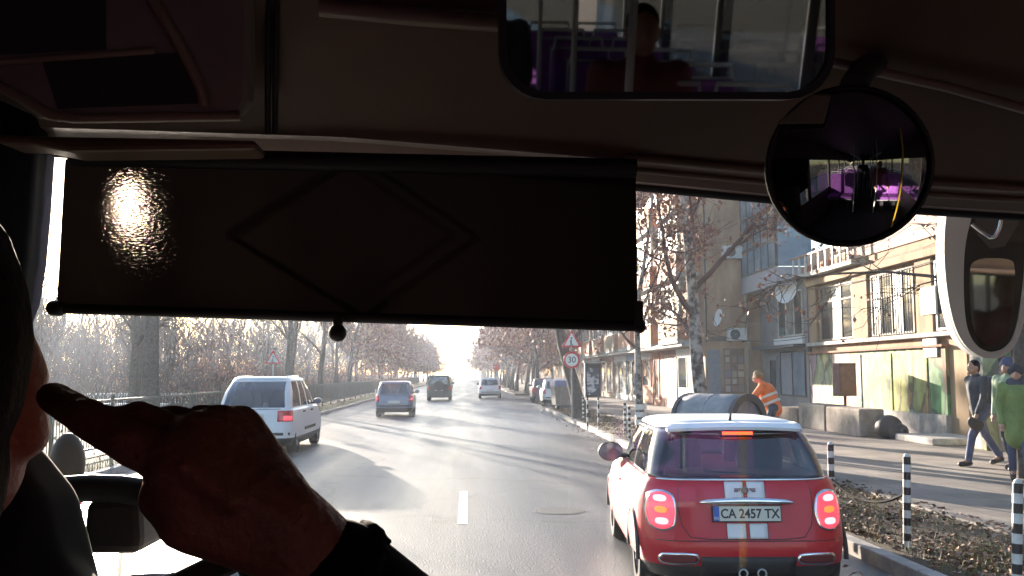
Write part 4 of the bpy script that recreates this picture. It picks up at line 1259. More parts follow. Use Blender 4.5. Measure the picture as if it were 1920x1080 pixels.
# number plate
pm = MB(); c = MN.rear_pt(0, .69, .02)
tiltm = Matrix.Translation((0, c.y, .69)) @ Matrix.Rotation(R(-10), 4, 'X')
MB().box((0, 0, 0), (.53, .016, .125), tiltm).build('number_plate', M_trim, e)
pl = MB().box((0, -.010, 0), (.515, .006, .11), tiltm).build('number_plate', mat('plate_white', (.66, .63, .55), .4), e)
MB().box((-.236, -.0145, 0), (.043, .003, .11), tiltm).build('plate_band', mat('plate_blue', (.02, .10, .45), .4), pl)
text_mesh('plate_text', 'CA2457TX'.replace('CA', 'CA ').replace('7TX', '7 TX'), .098, M_black, tiltm @ Matrix.Translation((.022, -.0145, -.003)) @ FACE, pl, .001, .88, .0022)
for x in (-.235,):
    text_mesh('plate_country', 'BG', .028, M_white, tiltm @ Matrix.Translation((-.236, -.0175, -.035)) @ FACE, pl, .001)
# tail lamps with chrome rims
for sx in (-1, 1):
    a0, a1 = sx * .545, sx * .745
    sh = lambda u, v: rounded(u, v, .8)
    rim_ = MN.rear_patch('tail_lamp_rim', sx * .530, sx * .762, .555, .862, M_chrome, 10, 10, .006, .012, sh)
    lamp = MN.rear_patch('tail_lamp', a0, a1, .57, .847, M_taillit, 10, 10, .014, .012, sh)
    MN.rear_patch('lamp_lens', sx * .60, sx * .69, .775, .825, M_tailwhite, 6, 6, .022, .01, sh, lamp)
    MN.rear_patch('lamp_lens', sx * .595, sx * .685, .605, .655, M_tailwhite, 6, 6, .022, .01, sh, lamp)
    MN.rear_patch('lamp_lens', sx * .60, sx * .685, .69, .74, M_amber, 6, 6, .022, .01, sh, lamp)
    # bumper fog frames
    sh2 = lambda u, v: rounded(u, v, .6)
    MN.rear_patch('fog_frame', sx * .37, sx * .68, .305, .40, M_chrome, 10, 6, .006, .012, sh2)
    MN.rear_patch('fog_recess', sx * .385, sx * .665, .32, .385, mat('fog_red', (.12, .01, .015), .3), 10, 6, .013, .010, sh2)
MN.rear_patch('diffuser', -.36, .36, .22, .37, M_trim, 12, 4, .008, .012)
for sx in (-.07, .07):
    MB().lathe([(.025, -.03), (.037, -.03), (.037, .10), (.025, .10)], 18, Matrix.Translation((sx, -.02, .27)) @ MYR, True).build('exhaust_tip', M_chrome, e, smooth=50)
# shut lines, belt line chrome, spoiler, brake lamp, aerial
belt = MB()
belt.tube([MN.rear_pt(x, .938, .004) for x in [-.66 + .06 * k for k in range(23)]], .009, 8); belt.build('belt_trim', M_chrome, e, smooth=60)
for sx in (-1, 1):
    mb = MB(); mb.tube([MN.rear_pt(sx * x, z, .001) for x, z in ((.50, .93), (.515, .86), (.52, .72), (.50, .60), (.44, .515), (.30, .50), (0, .498))], .0035, 6); mb.build('hatch_seam', M_trim, e)
mb = MB(); mb.tube([MN.rear_pt(x, .487, .001) for x in [-.76 + .08 * k for k in range(20)]], .004, 6); mb.build('bumper_seam', M_trim, e)
q = lerp_slices(mini['house'], 1.325)
sp_ = MB()
rows = []
for x in [-.55 + .055 * k for k in range(21)]:
    t = abs(x / .55); y0 = q[0] + .035 * t * t
    rows.append([(x, y0 + .16, 1.372 - .012 * t), (x, y0 - .02, 1.362 - .014 * t * t), (x, y0 - .115 + .03 * t, 1.335 - .02 * t * t), (x, y0 - .11 + .03 * t, 1.318 - .02 * t * t), (x, y0 + .02, 1.316)])
sp_.grid(rows); sp_.build('roof_spoiler', M_whp, e, smooth=50, solid=.01)
MB().box((.015, q[0] - .065, 1.285), (.27, .03, .038)).build('brake_lamp_housing', M_trim, e, bev=.004)
MB().box((.015, q[0] - .082, 1.286), (.245, .012, .024)).build('brake_lamp', M_brake, e)
MB().tube([(0, .62, 1.375), (0, .60, 1.39), (0.0, .52, 1.50)], [.016, .012, .004], 8).build('aerial', M_trim, e)
MB().tube([(.12, .20, .97), (-.12, .26, .985), (-.28, .30, 1.0)], .009, 6).build('rear_wiper', M_trim, e)
MN.side_mirror(2.18, .97, .80, M_trim, .12)
for sx in (-1, 1):
    for y in mini['axles']:
        arc = [(sx * (.822 if y < 2 else .812), y + math.cos(t) * .36, .305 + math.sin(t) * .36) for t in [math.pi * k / 16 for k in range(17)]]
        MB().tube(arc, .02, 6).build('arch_trim', M_trim, e, smooth=50)
    MB().box((sx * .835, 1.72, .79), (.02, .16, .025)).build('door_handle', M_chrome, e)
# the driver of the red car, seen through its glass
mb = MB(); mb.ell((-.36, 1.62, 1.17), (.085, .10, .12)); mb.capsule((-.36, 1.62, .9), (-.36, 1.62, 1.05), .09, .05)
o = organic('occupant', mb, .02, mat('occupant_dark', (.05, .035, .03), .8), None, 3)
o.matrix_world = MN.e.matrix_basis.copy()
o.location = MN.e.location; o.rotation_euler = MN.e.rotation_euler
o.name = 'person'; tag(o, 'dim driver seen through the rear window of the red hatchback', 'person')

# --- generic cars for the traffic ahead
def body_spec(W, L, H, belt, paint, rake=.35, hood=.9, glassm=None, wheel_r=.31, sidek=3, box=False):
    w_ = W / 2
    yr_t = rake
    yfb = L - hood; yft = L - hood - .75
    lower = [(.20, .06, L - .08, w_ - .08, .22, .3), (.32, .01, L - .02, w_ - .02, .24, .35), (.55, .0, L, w_, .24, .4), (.72, .03, L - .08, w_, .24, .45), (belt - .04, .06, L - .4, w_ - .02, .24, .5), (belt, .09, L - .65, w_ - .06, .22, .4)]
    house = [(belt - .004, .10, yfb + .1, w_ - .07, .18, .3), (belt + (H - belt) * .5, .10 + rake * .4, (yfb + yft) / 2 + .1, w_ - .12, .18, .3), (H - .065, .10 + rake, yft + .1, w_ - .19, .18, .28)]
    a0, a1 = .42, .45 + rake; b0, b1 = yfb - .35, yft - .1
    if sidek == 2:
        m0, m1 = (a0 + b0) / 2, (a1 + b1) / 2
        side = [(a0, a1), (m0 - .05, m1 - .05), (m0 + .05, m1 + .05), (b0, b1)]
    else:
        side = [(a0, a1)]
        for f in (1 / 3, 2 / 3):
            c0, c1 = a0 + (b0 - a0) * f, a1 + (b1 - a1) * f; side += [(c0 - .05, c1 - .05), (c0 + .05, c1 + .05)]
        side += [(b0, b1)]
    return dict(paint=paint, wheel_r=wheel_r, track=w_ - .03, axles=(.75, L - .85), sill=.36, lower=lower, house=house, side=side, rear_glass=(w_ - .22, w_ - .32), screen=(w_ - .2, w_ - .28), glass=glassm or G_cardark, seats=(1.0, 1.9))
def dress(C, W, belt, H, lz0, lz1, lamp, lx=.17, plate=.7, vertical=False):
    w_ = W / 2
    for sx in (-1, 1):
        l_ = C.rear_patch('tail_lamp', sx * (w_ - lx - .06), sx * (w_ - .055), lz0, lz1, M_tail, 6, 5, .006, .014)
        if lamp:
            C.rear_patch('lamp_lens', sx * (w_ - .05 - lx * .62), sx * (w_ - .075), lz0 + .02, lz0 + (lz1 - lz0) * .5, M_taillit, 5, 4, .016, .01, None, l_)
    pl = C.rear_patch('number_plate', -.25, .25, plate - .055, plate + .055, mat('plate_far', (.6, .6, .56), .4), 4, 2, .008, .01)
    C.rear_patch('bumper_strip', -(w_ - .10), w_ - .10, .44, .50, M_trim, 10, 2, .006, .012)
    mb = MB(); mb.tube([C.rear_pt(x, belt - .005, .004) for x in [-(w_ - .3) + (2 * w_ - .6) * k / 12 for k in range(13)]], .008, 6); mb.build('hatch_seam', M_trim, C.e)
    MB().tube([(.05, .16, belt + .04), (-.30, .24, belt + .10)], .010, 6).build('rear_wiper', M_trim, C.e)
    q = lerp_slices(C.sp['house'], belt)
    C.side_mirror(q[1] - .55, belt + .06, q[2] + .04, C.sp['paint'], .10)
W = 1.81
sp1 = body_spec(W, 4.63, 1.73, 1.02, mat('white_van_paint', (.70, .69, .70), .4, coat=.2), .55, 1.0, None, .33, 3)
sp1['house'] = [(a, b + c_, d, e_ - f_, g_, h_) for (a, b, d, e_, _, _2), c_, f_, g_, h_ in zip(sp1['house'], (0, 0, .05), (0, .02, .05), (.26, .28, .32), (.3, .34, .38))]
V = Car('white_minivan', (-4.72, 21.5, 0), 0, 'white minivan with lit red tail lamp in the far lane', 'minivan', sp1)
dress(V, W, 1.02, 1.73, .74, .98, True, .30, .86)
for sx in (-1, 1):
    MB().tube([(sx * .54, .95, 1.66), (sx * .56, 1.1, 1.735), (sx * .56, 2.5, 1.735), (sx * .54, 2.65, 1.66)], .014, 8).build('roof_rail', M_chrome, V.e, smooth=60)
    MB().box((sx * .91, 2.3, .52), (.02, 1.5, .07)).build('side_strip', M_trim, V.e, bev=.006)
    for y in (1.45, 2.55):
        MB().box((sx * .905, y, .92), (.03, .2, .03)).build('door_handle', M_trim, V.e)
W = 1.62
C2 = Car('blue_hatchback', (-3.0, 40.0, 0), R(1), 'small blue-grey hatchback ahead of the white minivan', 'car', body_spec(W, 3.6, 1.48, .92, mat('bluegrey_paint', (.14, .17, .26), .35, coat=.6), .28, .75, None, .29, 2))
dress(C2, W, .92, 1.48, .66, .92, True, .14, .62)
W = 1.68
C3 = Car('dark_offroader', (-1.85, 64.0, 0), 0, 'dark boxy off-road car beyond the blue hatchback', 'car', body_spec(W, 3.9, 1.68, 1.05, mat('dark_green_paint', (.012, .016, .014), .5, coat=.2), .08, .9, None, .34, 2))
dress(C3, W, 1.05, 1.68, .7, .95, False, .12, .7)
MB().lathe([(.001, 0), (.33, 0), (.35, .05), (.33, .18), (.001, .2)], 24, Matrix.Translation((0, .06, .98)) @ MYR).build('spare_wheel_cover', M_trim, C3.e, smooth=40)
W = 1.66
C4 = Car('white_hatchback', (1.62, 68.0, 0), R(-1), 'pale hatchback driving alone on the kerb side of the road', 'car', body_spec(W, 3.9, 1.46, .93, M_whp, .45, .85, None, .30, 2))
dress(C4, W, .93, 1.46, .68, .90, False, .16, .6)
W = 1.7
C5 = Car('maroon_car', (4.75, 58.5, 0), R(-2), 'maroon car parked in the bay beyond the pale one', 'car', body_spec(W, 4.0, 1.46, .93, mat('maroon_paint', (.13, .03, .035), .35, coat=.6), .45, .9, None, .30, 2), 'cars parked in the bay')
dress(C5, W, .93, 1.46, .68, .90, False, .16, .6)
C6 = Car('silver_car', (4.85, 51.5, 0), R(-2), 'silver-white car parked in the bay behind the dumpster', 'car', body_spec(W, 4.0, 1.46, .93, mat('silver_paint', (.55, .57, .58), .3, .3, coat=.6), .45, .9, None, .30, 2), 'cars parked in the bay')
dress(C6, W, .93, 1.46, .68, .90, False, .16, .6)
C7 = Car('grey_car', (-2.6, 118.0, 0), 0, 'distant dark car just past the off-roader, lost in glare', 'car', body_spec(1.7, 4.1, 1.46, .93, mat('grey_paint', (.10, .11, .12), .35, coat=.6), .45, .9, None, .30, 2), 'distant traffic')
dress(C7, 1.7, .93, 1.46, .68, .90, False, .16, .6)
C8 = Car('grey_car', (-4.8, 135.0, 0), 0, 'farthest dark car of the traffic, beside the park edge', 'car', body_spec(1.75, 4.3, 1.5, .95, mat('grey_paint2', (.06, .07, .08), .35, coat=.6), .45, .9, None, .30, 2), 'distant traffic')
dress(C8, 1.75, .95, 1.5, .68, .90, False, .16, .6)

# ------------------------------------------------------------------ people on the pavement
M_skin = mat('skin', (.42, .23, .16), .55, var=.1)
M_hair = mat('hair_dark', (.014, .010, .009), .95, spec=.1, bump=.3, bscale=90)
def person(name, loc, rz, label, H, J, cl, extra=None, group=None):
    """J: joints in metres for a 1.75 m figure facing +y; cl: materials for jacket, trousers, shoes, hair/hat"""
    k = H / 1.75
    e = empty(name, loc, rz, label, 'person', group); e.scale = (k, k, k)
    g = {a: Vector(b) for a, b in J.items()}
    b = MB()
    hd = g['head']
    b.ell(hd, (.077, .098, .118)); b.ell(hd + Vector((0, .055, -.055)), (.055, .055, .06)); b.capsule(hd + Vector((0, .085, .02)), hd + Vector((0, .112, -.025)), .014, .019)
    for s_ in (-1, 1): b.ell(hd + Vector((s_ * .078, -.005, -.01)), (.014, .025, .034))
    b.capsule(g['neck'], hd + Vector((0, -.01, -.07)), .058, .055)
    b.capsule(g['hip'], g['chest'], .12, .13); b.capsule(g['chest'], g['neck'], .10, .06)
    for s_ in ('l', 'r'):
        b.capsule(g['sh' + s_], g['el' + s_], .05, .04); b.capsule(g['el' + s_], g['wr' + s_], .04, .028)
        d = (g['wr' + s_] - g['el' + s_]).normalized()
        h0 = g['wr' + s_]; side = d.cross(Vector((0, 0, 1))); side = side.normalized() if side.length > .1 else Vector((0, 1, 0))
        b.capsule(h0, h0 + d * .07, .028, .036)
        for q in range(4):
            o0 = h0 + d * .08 + side * (q - 1.5) * .019
            b.capsule(o0, o0 + d * .05 + Vector((0, 0, -.012)), .0105, .0095, 8, 3)
        b.capsule(h0 + d * .03 + side * .03, h0 + d * .075 + side * .055, .013, .011, 8, 3)
        b.capsule(g['hp' + s_], g['kn' + s_], .075, .055); b.capsule(g['kn' + s_], g['an' + s_], .052, .04)
        b.capsule(g['an' + s_], g['to' + s_], .04, .035)
    organic('body', b, .011, M_skin, e, 4)
    j = MB()
    j.capsule(g['hip'] + Vector((0, 0, -.02)), g['chest'], .165, .175); j.capsule(g['chest'] + Vector((.09, 0, .05)), g['chest'] + Vector((-.09, 0, .05)), .135, .135); j.capsule(g['chest'] + Vector((0, 0, .08)), g['neck'] + Vector((0, 0, -.0)), .11, .078)
    if cl.get('long'):
        j.capsule(g['hip'] + Vector((0, 0, .05)), g['hip'] + Vector((0, 0, -cl['long'])), .19, .20)
    for s_ in ('l', 'r'):
        j.capsule(g['sh' + s_], g['el' + s_], .082, .066); j.capsule(g['el' + s_], g['wr' + s_], .064, .05)
    organic('jacket', j, .016, cl['jacket'], e, 5)
    t = MB()
    t.capsule(g['hpl'] + Vector((0, 0, .03)), g['hpr'] + Vector((0, 0, .03)), .115, .115)
    for s_ in ('l', 'r'):
        t.capsule(g['hp' + s_], g['kn' + s_], .10, .072); t.capsule(g['kn' + s_], g['an' + s_] + Vector((0, 0, .02)), .07, .056)
    organic('trousers', t, .015, cl['trousers'], e, 4)
    for s_ in ('l', 'r'):
        t = MB(); t.capsule(g['an' + s_] + Vector((0, -.02, -.03)), g['to' + s_], .052, .042); t.capsule(g['an' + s_], g['an' + s_] + Vector((0, 0, .06)), .05, .05)
        organic('shoe', t, .014, cl['shoes'], e, 3)
    h = MB()
    if cl.get('hat'):
        h.ell(hd + Vector((0, -.008, .035)), (.093, .112, .112)); h.capsule(hd + Vector((-.06, .0, .02)), hd + Vector((.06, 0, .02)), .06, .06)
        organic('hat', h, .014, cl['hair'], e, 4)
    else:
        h.ell(hd + Vector((0, -.022, .035)), (.086, .098, .10)); h.ell(hd + Vector((0, -.05, -.02)), (.075, .06, .08))
        organic('hair', h, .013, cl['hair'], e, 3)
    if extra: extra(e, g)
    return e
def pose(stride=.0, lean=0.0, arm=(.1, -.1), elbow=(.25, .25)):
    hip = Vector((0, 0, .95)); ch = Vector((0, lean * .4, 1.30)); nk = Vector((0, lean * .55, 1.47)); hd = Vector((0, lean * .75 + .02, 1.625))
    J = dict(hip=hip, chest=ch, neck=nk, head=hd)
    for s_, sx, st, aa, eb in (('l', -1, stride, arm[0], elbow[0]), ('r', 1, -stride, arm[1], elbow[1])):
        J['sh' + s_] = Vector((sx * .19, lean * .48, 1.41))
        J['el' + s_] = J['sh' + s_] + Vector((sx * .05, aa * .55, -.285 * math.cos(aa)))
        J['wr' + s_] = J['el' + s_] + Vector((-sx * .02, aa * .4 + eb * .6, -.25 * math.cos(aa + eb)))
        J['hp' + s_] = Vector((sx * .095, 0, .92))
        fwd = st
        J['kn' + s_] = Vector((sx * .10, fwd * .55 + (.06 if st >= 0 else .04), .50))
        J['an' + s_] = Vector((sx * .10, fwd - (.0 if st >= 0 else .06), .085 if st >= 0 else .12))
        J['to' + s_] = J['an' + s_] + Vector((0, .15, -.045 if st >= 0 else -.08))
    return J
M_jk = mat('jacket_navy', (.035, .04, .055), .8, var=.3, bump=.3, bscale=20); M_jn = mat('jeans', (.07, .085, .17), .8, var=.2); M_sh = mat('shoe_dark', (.03, .025, .022), .6)
def man_extra(e, g):
    mb = MB(); mb.capsule((0, -.22, 1.34), (0, -.23, 1.02), .14, .15); mb.ell((0, -.25, 1.1), (.13, .12, .16))
    organic('backpack', mb, .018, mat('backpack', (.07, .08, .11), .8, var=.2), e, 4)
c = P(1843, 868, 16.6)
man = person('person', (c.x, 16.6, .14), R(98), 'man in dark jacket and jeans walking with a small bag', 1.84, pose(.34, .10, (.10, -.25), (.12, .15)), dict(jacket=M_jk, trousers=M_jn, shoes=M_sh, hair=M_hair), man_extra)
g = pose(.34, .10, (.10, -.25), (.12, .15)); hb = man.matrix_basis @ (g['wrl'] + Vector((0, .03, -.15)))
mb = MB(); mb.ell((0, 0, -.05), (.16, .06, .10)); mb.capsule((-.1, 0, 0), (.1, 0, 0), .05, .05)
o = organic('hand_bag', mb, .014, M_sh, None, 3); o.location = hb; o.rotation_euler = (0, R(25), R(5)); tag(o, 'small dark bag held by the walking man', 'bag')
M_green = mat('coat_green', (.16, .22, .06), .75, var=.25, scale=6, bump=.4, bscale=12)
c = P(1912, 905, 14.2)
def scarf(e, g):
    mb = MB(); mb.capsule((-.06, .03, 1.47), (.06, .03, 1.47), .085, .085); organic('scarf', mb, .016, mat('scarf', (.05, .05, .08), .9, var=.4), e, 3)
person('person', (c.x + .02, 14.2, .14), R(150), 'woman in long green puffy coat and dark knitted hat', 1.74, pose(.17, .03, (.1, -.05), (.9, .2)), dict(jacket=M_green, trousers=M_jn, shoes=M_sh, hair=mat('hat_knit', (.03, .028, .04), .9, bump=.5, bscale=80), hat=True, long=.28), scarf)
c = P(1897, 880, 15.7)
person('person', (c.x + .03, 15.7, .14), R(120), 'person in pale green jacket and blue cap half hidden behind the green coat', 1.86, pose(.1, .02, (.05, -.05), (.3, .2)), dict(jacket=mat('jacket_mint', (.26, .34, .22), .8, var=.2), trousers=mat('trousers_dark', (.03, .03, .05), .8), shoes=M_sh, hair=mat('cap_blue', (.05, .07, .16), .8), hat=True))
# street worker bending over the bin
M_hi = mat('hi_vis_orange', (.80, .16, .02), .6, var=.15)
J = pose(.12, .0, (.5, .7), (.7, .4))
J['hip'] = Vector((0, -.08, .95)); J['chest'] = Vector((0, .06, 1.28)); J['neck'] = Vector((0, .15, 1.43)); J['head'] = Vector((0, .22, 1.57))
for s_, sx in (('l', -1), ('r', 1)):
    J['sh' + s_] = Vector((sx * .19, .12, 1.37)); J['el' + s_] = Vector((sx * .26, .30, 1.14)); J['wr' + s_] = Vector((sx * .16, .50, 1.10)); J['hp' + s_] = Vector((sx * .095, -.08, .92))
def vest(e, g):
    ax = (g['chest'] - g['hip']).normalized(); q = ax.to_track_quat('Z', 'Y').to_matrix().to_4x4()
    for f in (.35, .75):
        c_ = g['hip'].lerp(g['chest'], f)
        MB().lathe([(.172, -.025), (.184, -.025), (.184, .025), (.172, .025)], 24, Matrix.Translation(c_) @ q, True).build('reflective_band', mat('reflective', (.6, .6, .55), .4), e, smooth=40)
c = P(1440, 760, 18.9)
person('person', (c.x + .04, 18.9, .14), R(62), 'street worker in orange high-visibility jacket leaning over the bin', 1.72, J, dict(jacket=M_hi, trousers=mat('work_trousers', (.05, .06, .08), .8), shoes=M_sh, hair=mat('hat_brown', (.30, .20, .10), .8, var=.3), hat=True), vest)

# ------------------------------------------------------------------ the bus round the camera
M_fascia = mat('fascia_beige', (.15, .10, .065), .5, var=.12, scale=3, spec=.4)
M_fascia2 = mat('fascia_trim', (.24, .19, .135), .4, var=.1, spec=.5)
M_cabin = mat('cabin_dark', (.035, .03, .03), .7, var=.2)
M_rubber = mat('rubber', (.012, .011, .012), .6)
M_wallin = mat('bus_wall_inside', (.08, .072, .07), .6, var=.1)
M_busout = mat('bus_paint', (.55, .55, .52), .4, var=.1)
M_dash = mat('dash_grey', (.16, .155, .15), .6, var=.15)
M_yel = mat('yellow_rail', (.75, .50, .04), .35)
M_grail = mat('white_rail', (.70, .70, .68), .3)
G_wind = glass('windscreen_glass', (.94, .955, 1.0), .03, 0, .0018)
G_side = glass('bus_side_glass', (.55, .57, .57), .08)
BXL, BXR, BYF, BYB, BZ0, BZ1 = -.82, 1.74, 1.56, -8.6, .36, 2.62
bus = empty('bus', (0, 0, 0), 0, 'dark city bus cabin with header panels framing the windscreen', 'bus')
MB().span((BXL, BYB, BZ0 - .08), (BXR, BYF + .1, BZ0)).build('floor', M_cabin, bus)
MB().span((BXL - .05, BYB, BZ1), (BXR + .05, BYF + .25, BZ1 + .08)).build('ceiling', M_wallin, bus)
for sx, x in ((-1, BXL), (1, BXR)):
    a, b = (x - .05, x) if sx < 0 else (x, x + .05)
    for nm, z0, z1 in (('side_panel', .25, 1.12), ('cove_panel', 2.12, BZ1)):
        mb = MB(); mb.span((a, BYB, z0), (b, BYF + .05, z1)); o = mb.build(nm, M_wallin, bus)
    ys = [BYB, -7.1, -5.6, -4.1, -2.6, -1.1, .4, BYF - .1]
    for k, y in enumerate(ys):
        wdt = .16
        MB().span((a, y - .0, 1.122), (b, y + wdt, 2.118)).build('window_pillar', M_wallin, bus)
    for y0, y1 in zip(ys, ys[1:]):
        MB().span((x - .012, y0 + .161, 1.123), (x - .006, y1 - .001, 2.117)).build('side_window', G_side, bus)
    # outside skin: stripes seen in the outside mirror
    if sx > 0:
        for nm, z0, z1, m_ in (('outer_skin', .3, .75, mat('bus_green', (.04, .22, .10), .35, coat=.4)), ('outer_skin', .76, 1.11, mat('bus_yellow', (.65, .48, .05), .35, coat=.4))):
            MB().span((b + .001, BYB, z0), (b + .012, BYF, z1)).build(nm, m_, bus)
MB().span((BXL, BYB - .05, .3), (BXR, BYB, 1.4)).build('rear_wall', M_wallin, bus)
MB().span((BXL, BYB - .05, 2.1), (BXR, BYB, BZ1)).build('rear_wall', M_wallin, bus)
MB().span((BXL + .2, BYB - .03, 1.401), (BXR - .2, BYB - .02, 2.099)).build('rear_window', G_side, bus)
# front below the glass and the dashboard
MB().span((BXL, BYF, .25), (BXR, BYF + .06, 1.12)).build('front_panel', M_busout, bus)
MB().span((BXL, 1.12, 1.02), (BXR, BYF - .002, 1.16)).build('dashboard', M_dash, bus, bev=.03)
def curve(tbl, x):
    for (a, b), (c, d) in zip(tbl, tbl[1:]):
        if x <= c: return b + (d - b) * (x - a) / (c - a)
    return tbl[-1][1]
EDGE = [(-700, 240), (-300, 262), (120, 285), (640, 302), (1190, 347), (1440, 371), (1740, 393), (1920, 404), (2300, 425), (2600, 440), (3400, 480)]
xs = [-700 + 55 * k for k in range(73)]
def frow(dy, Y): return [P(x, curve(EDGE, x) + dy, Y - .10 * ((x - 960) / 1300) ** 2) for x in xs]
rows = [frow(0, 1.46), frow(-10, 1.44), frow(-14, 1.40), frow(-44, 1.37), frow(-52, 1.345), frow(-66, 1.335), frow(-110, 1.30), frow(-240, 1.22), frow(-420, 1.12), frow(-800, .98)]
rows.append([Vector((p.x, .80, BZ1 - .03)) for p in rows[-1]]); rows.append([Vector((p.x, .5, BZ1 - .004)) for p in rows[-1]])
MB().grid(rows).build('header_panel', M_fascia, bus, smooth=28, solid=.012)
for dy, Y, r_, m_ in ((-50, 1.335, .006, M_fascia2), (-1, 1.45, .010, M_rubber), (-28, 1.375, .004, M_fascia2)):
    MB().tube([P(x, curve(EDGE, x) + dy, Y - .10 * ((x - 960) / 1300) ** 2) for x in xs if 1150 < x < 2400], r_, 8).build('header_trim', m_, bus, smooth=60)
MB().tube([P(x, curve(EDGE, x) - 1, 1.45 - .10 * ((x - 960) / 1300) ** 2) for x in xs if x < 1180], .010, 8).build('header_trim', M_rubber, bus, smooth=60)
MB().tube([P(x, y, 1.16) for x, y in ((1560, 116), (1680, 142), (1780, 164), (1920, 204), (2200, 290))], .007, 8).build('cove_trim', M_fascia2, bus, smooth=60)
MB().tube([P(x, y, 1.17) for x, y in ((600, 14), (760, 30), (940, 44))], .012, 8).build('grab_bar', M_fascia2, bus, smooth=60)
for dx in (0, 14):
    MB().tube([P(x + dx, y, Y) for x, y, Y in ((506, -60, 1.15), (504, 60, 1.19), (502, 180, 1.245), (502, 250, 1.27))], .004, 6).build('panel_seam', M_rubber, bus)
# windscreen
gr = []
for j in range(9):
    z = 1.05 + (BZ1 - .1 - 1.05) * j / 8
    gr.append([Vector((BXL + .02 + (BXR - BXL - .04) * i / 24, BYF - .12 * ((i / 24 - .5) * 2) ** 4 - .06 * (j / 8), z)) for i in range(25)])
MB().grid(gr).build('windscreen', G_wind, bus, smooth=60)
for x in (BXL + .0, BXR - .0):
    MB().tube([(x, BYF - .10, 1.0), (x, BYF - .16, BZ1)], .05, 10).build('windscreen_pillar', M_rubber, bus, smooth=60)
# overhead locker by the driver
c0 = P(200, 60, 1.06); n0 = Vector((.12, -1, -.25)).normalized()
def LP(px, py, off=0.0): return PP(px, py, c0 + n0 * off, n0)
out_ = [(-420, -320), (455, -320), (470, -60), (472, 100), (468, 190), (455, 215), (420, 226), (160, 228), (105, 228), (70, 222), (-30, 150), (-420, 20)]
lk = MB().prism([LP(x, y) for x, y in out_], -n0 * .05).build('locker_panel', mat('locker_beige', (.20, .18, .145), .5, var=.1), bus, bev=.008)
for nm, poly in (('locker_shade', [(-300, -260), (196, -260), (198, 92), (-300, 118)]), ('locker_shade', [(78, 112), (338, 98), (368, 150), (380, 194), (108, 204)])):
    MB().prism([LP(x, y, .004) for x, y in poly], -n0 * .003).build(nm, M_rubber, lk)  # dark plates paint the shade inside openings that are not cut
MB().tube([LP(x, y, .006) for x, y in ((-200, 132), (0, 116), (290, 95))], .004, 8).build('locker_edge', M_fascia2, lk, smooth=60)
MB().tube([LP(x, y, .006) for x, y in ((283, -60), (286, 0), (345, 100), (378, 170), (384, 200))], .007, 8).build('locker_edge', M_fascia2, lk, smooth=60)
MB().tube([LP(x, y, .004) for x, y in ((-20, 150), (95, 216), (140, 222), (300, 220), (450, 218))], .006, 8).build('locker_edge', M_fascia2, lk, smooth=60)
MB().prism([P(x, y, 1.20) for x, y in ((-200, 244), (80, 254), (300, 258), (480, 262), (480, 280), (130, 284), (60, 270), (-200, 262))], (0, .06, 0)).build('header_lip', M_fascia, bus, bev=.01)
# binnacle, pod and steering wheel in front of the driver
MB().prism([P(x, y, Y) for x, y, Y in ((225, 1003, 1.44), (455, 1010, 1.44), (520, 1075, 1.16), (215, 1085, 1.16))], (0, 0, -.14)).build('binnacle', mat('dash_pale', (.72, .71, .68), .28, var=.05), bus, bev=.02)
MB().prism([P(x, y, 1.20) for x, y in ((160, 940), (232, 934), (262, 944), (266, 1010), (262, 1040), (150, 1040))], (0, .10, 0)).build('dash_pod', M_cabin, bus, bev=.01)
cw = P(60, 1190, 1.02); qn = Vector((.05, -.55, .83)).normalized(); qm = Matrix.Translation(cw) @ qn.to_track_quat('Z', 'Y').to_matrix().to_4x4()
mb = MB(); mb.tube([(.225 * math.cos(t), .225 * math.sin(t), 0) for t in [2 * math.pi * k / 40 for k in range(41)]], .017, 10, False, qm)
for a in (.5, 2.6, 4.7):
    mb.tube([(0, 0, -.03), (.22 * math.cos(a), .22 * math.sin(a), 0)], .016, 8, True, qm)
mb.lathe([(.001, -.02), (.07, -.02), (.08, -.05), (.001, -.06)], 20, qm)
mb.build('steering_wheel', M_rubber, bus, smooth=60)
# yellow door rails that the glass mirrors faintly, pale grab pole
MB().tube([(1.50, -.45, .5), (1.50, -.45, 1.2), (1.42, -.30, 1.62)], .018, 10).build('door_rail', M_yel, bus, smooth=60)
MB().tube([(1.12, -.8, .36), (1.12, -.8, BZ1)], .017, 10).build('grab_pole', M_yel, bus, smooth=60)
for x, y in ((.12, -2.0), (.78, -2.0), (.12, -3.6), (.78, -3.6), (.12, -5.4), (.78, -5.4)):
    MB().tube([(x, y, BZ0), (x, y, BZ1)], .017, 10).build('grab_pole', M_grail, bus, smooth=60)
for x in (.12, .78):
    MB().tube([(x, -1.2, 2.2), (x, -7.5, 2.2)], .015, 8).build('hand_rail', M_grail, bus, smooth=60)
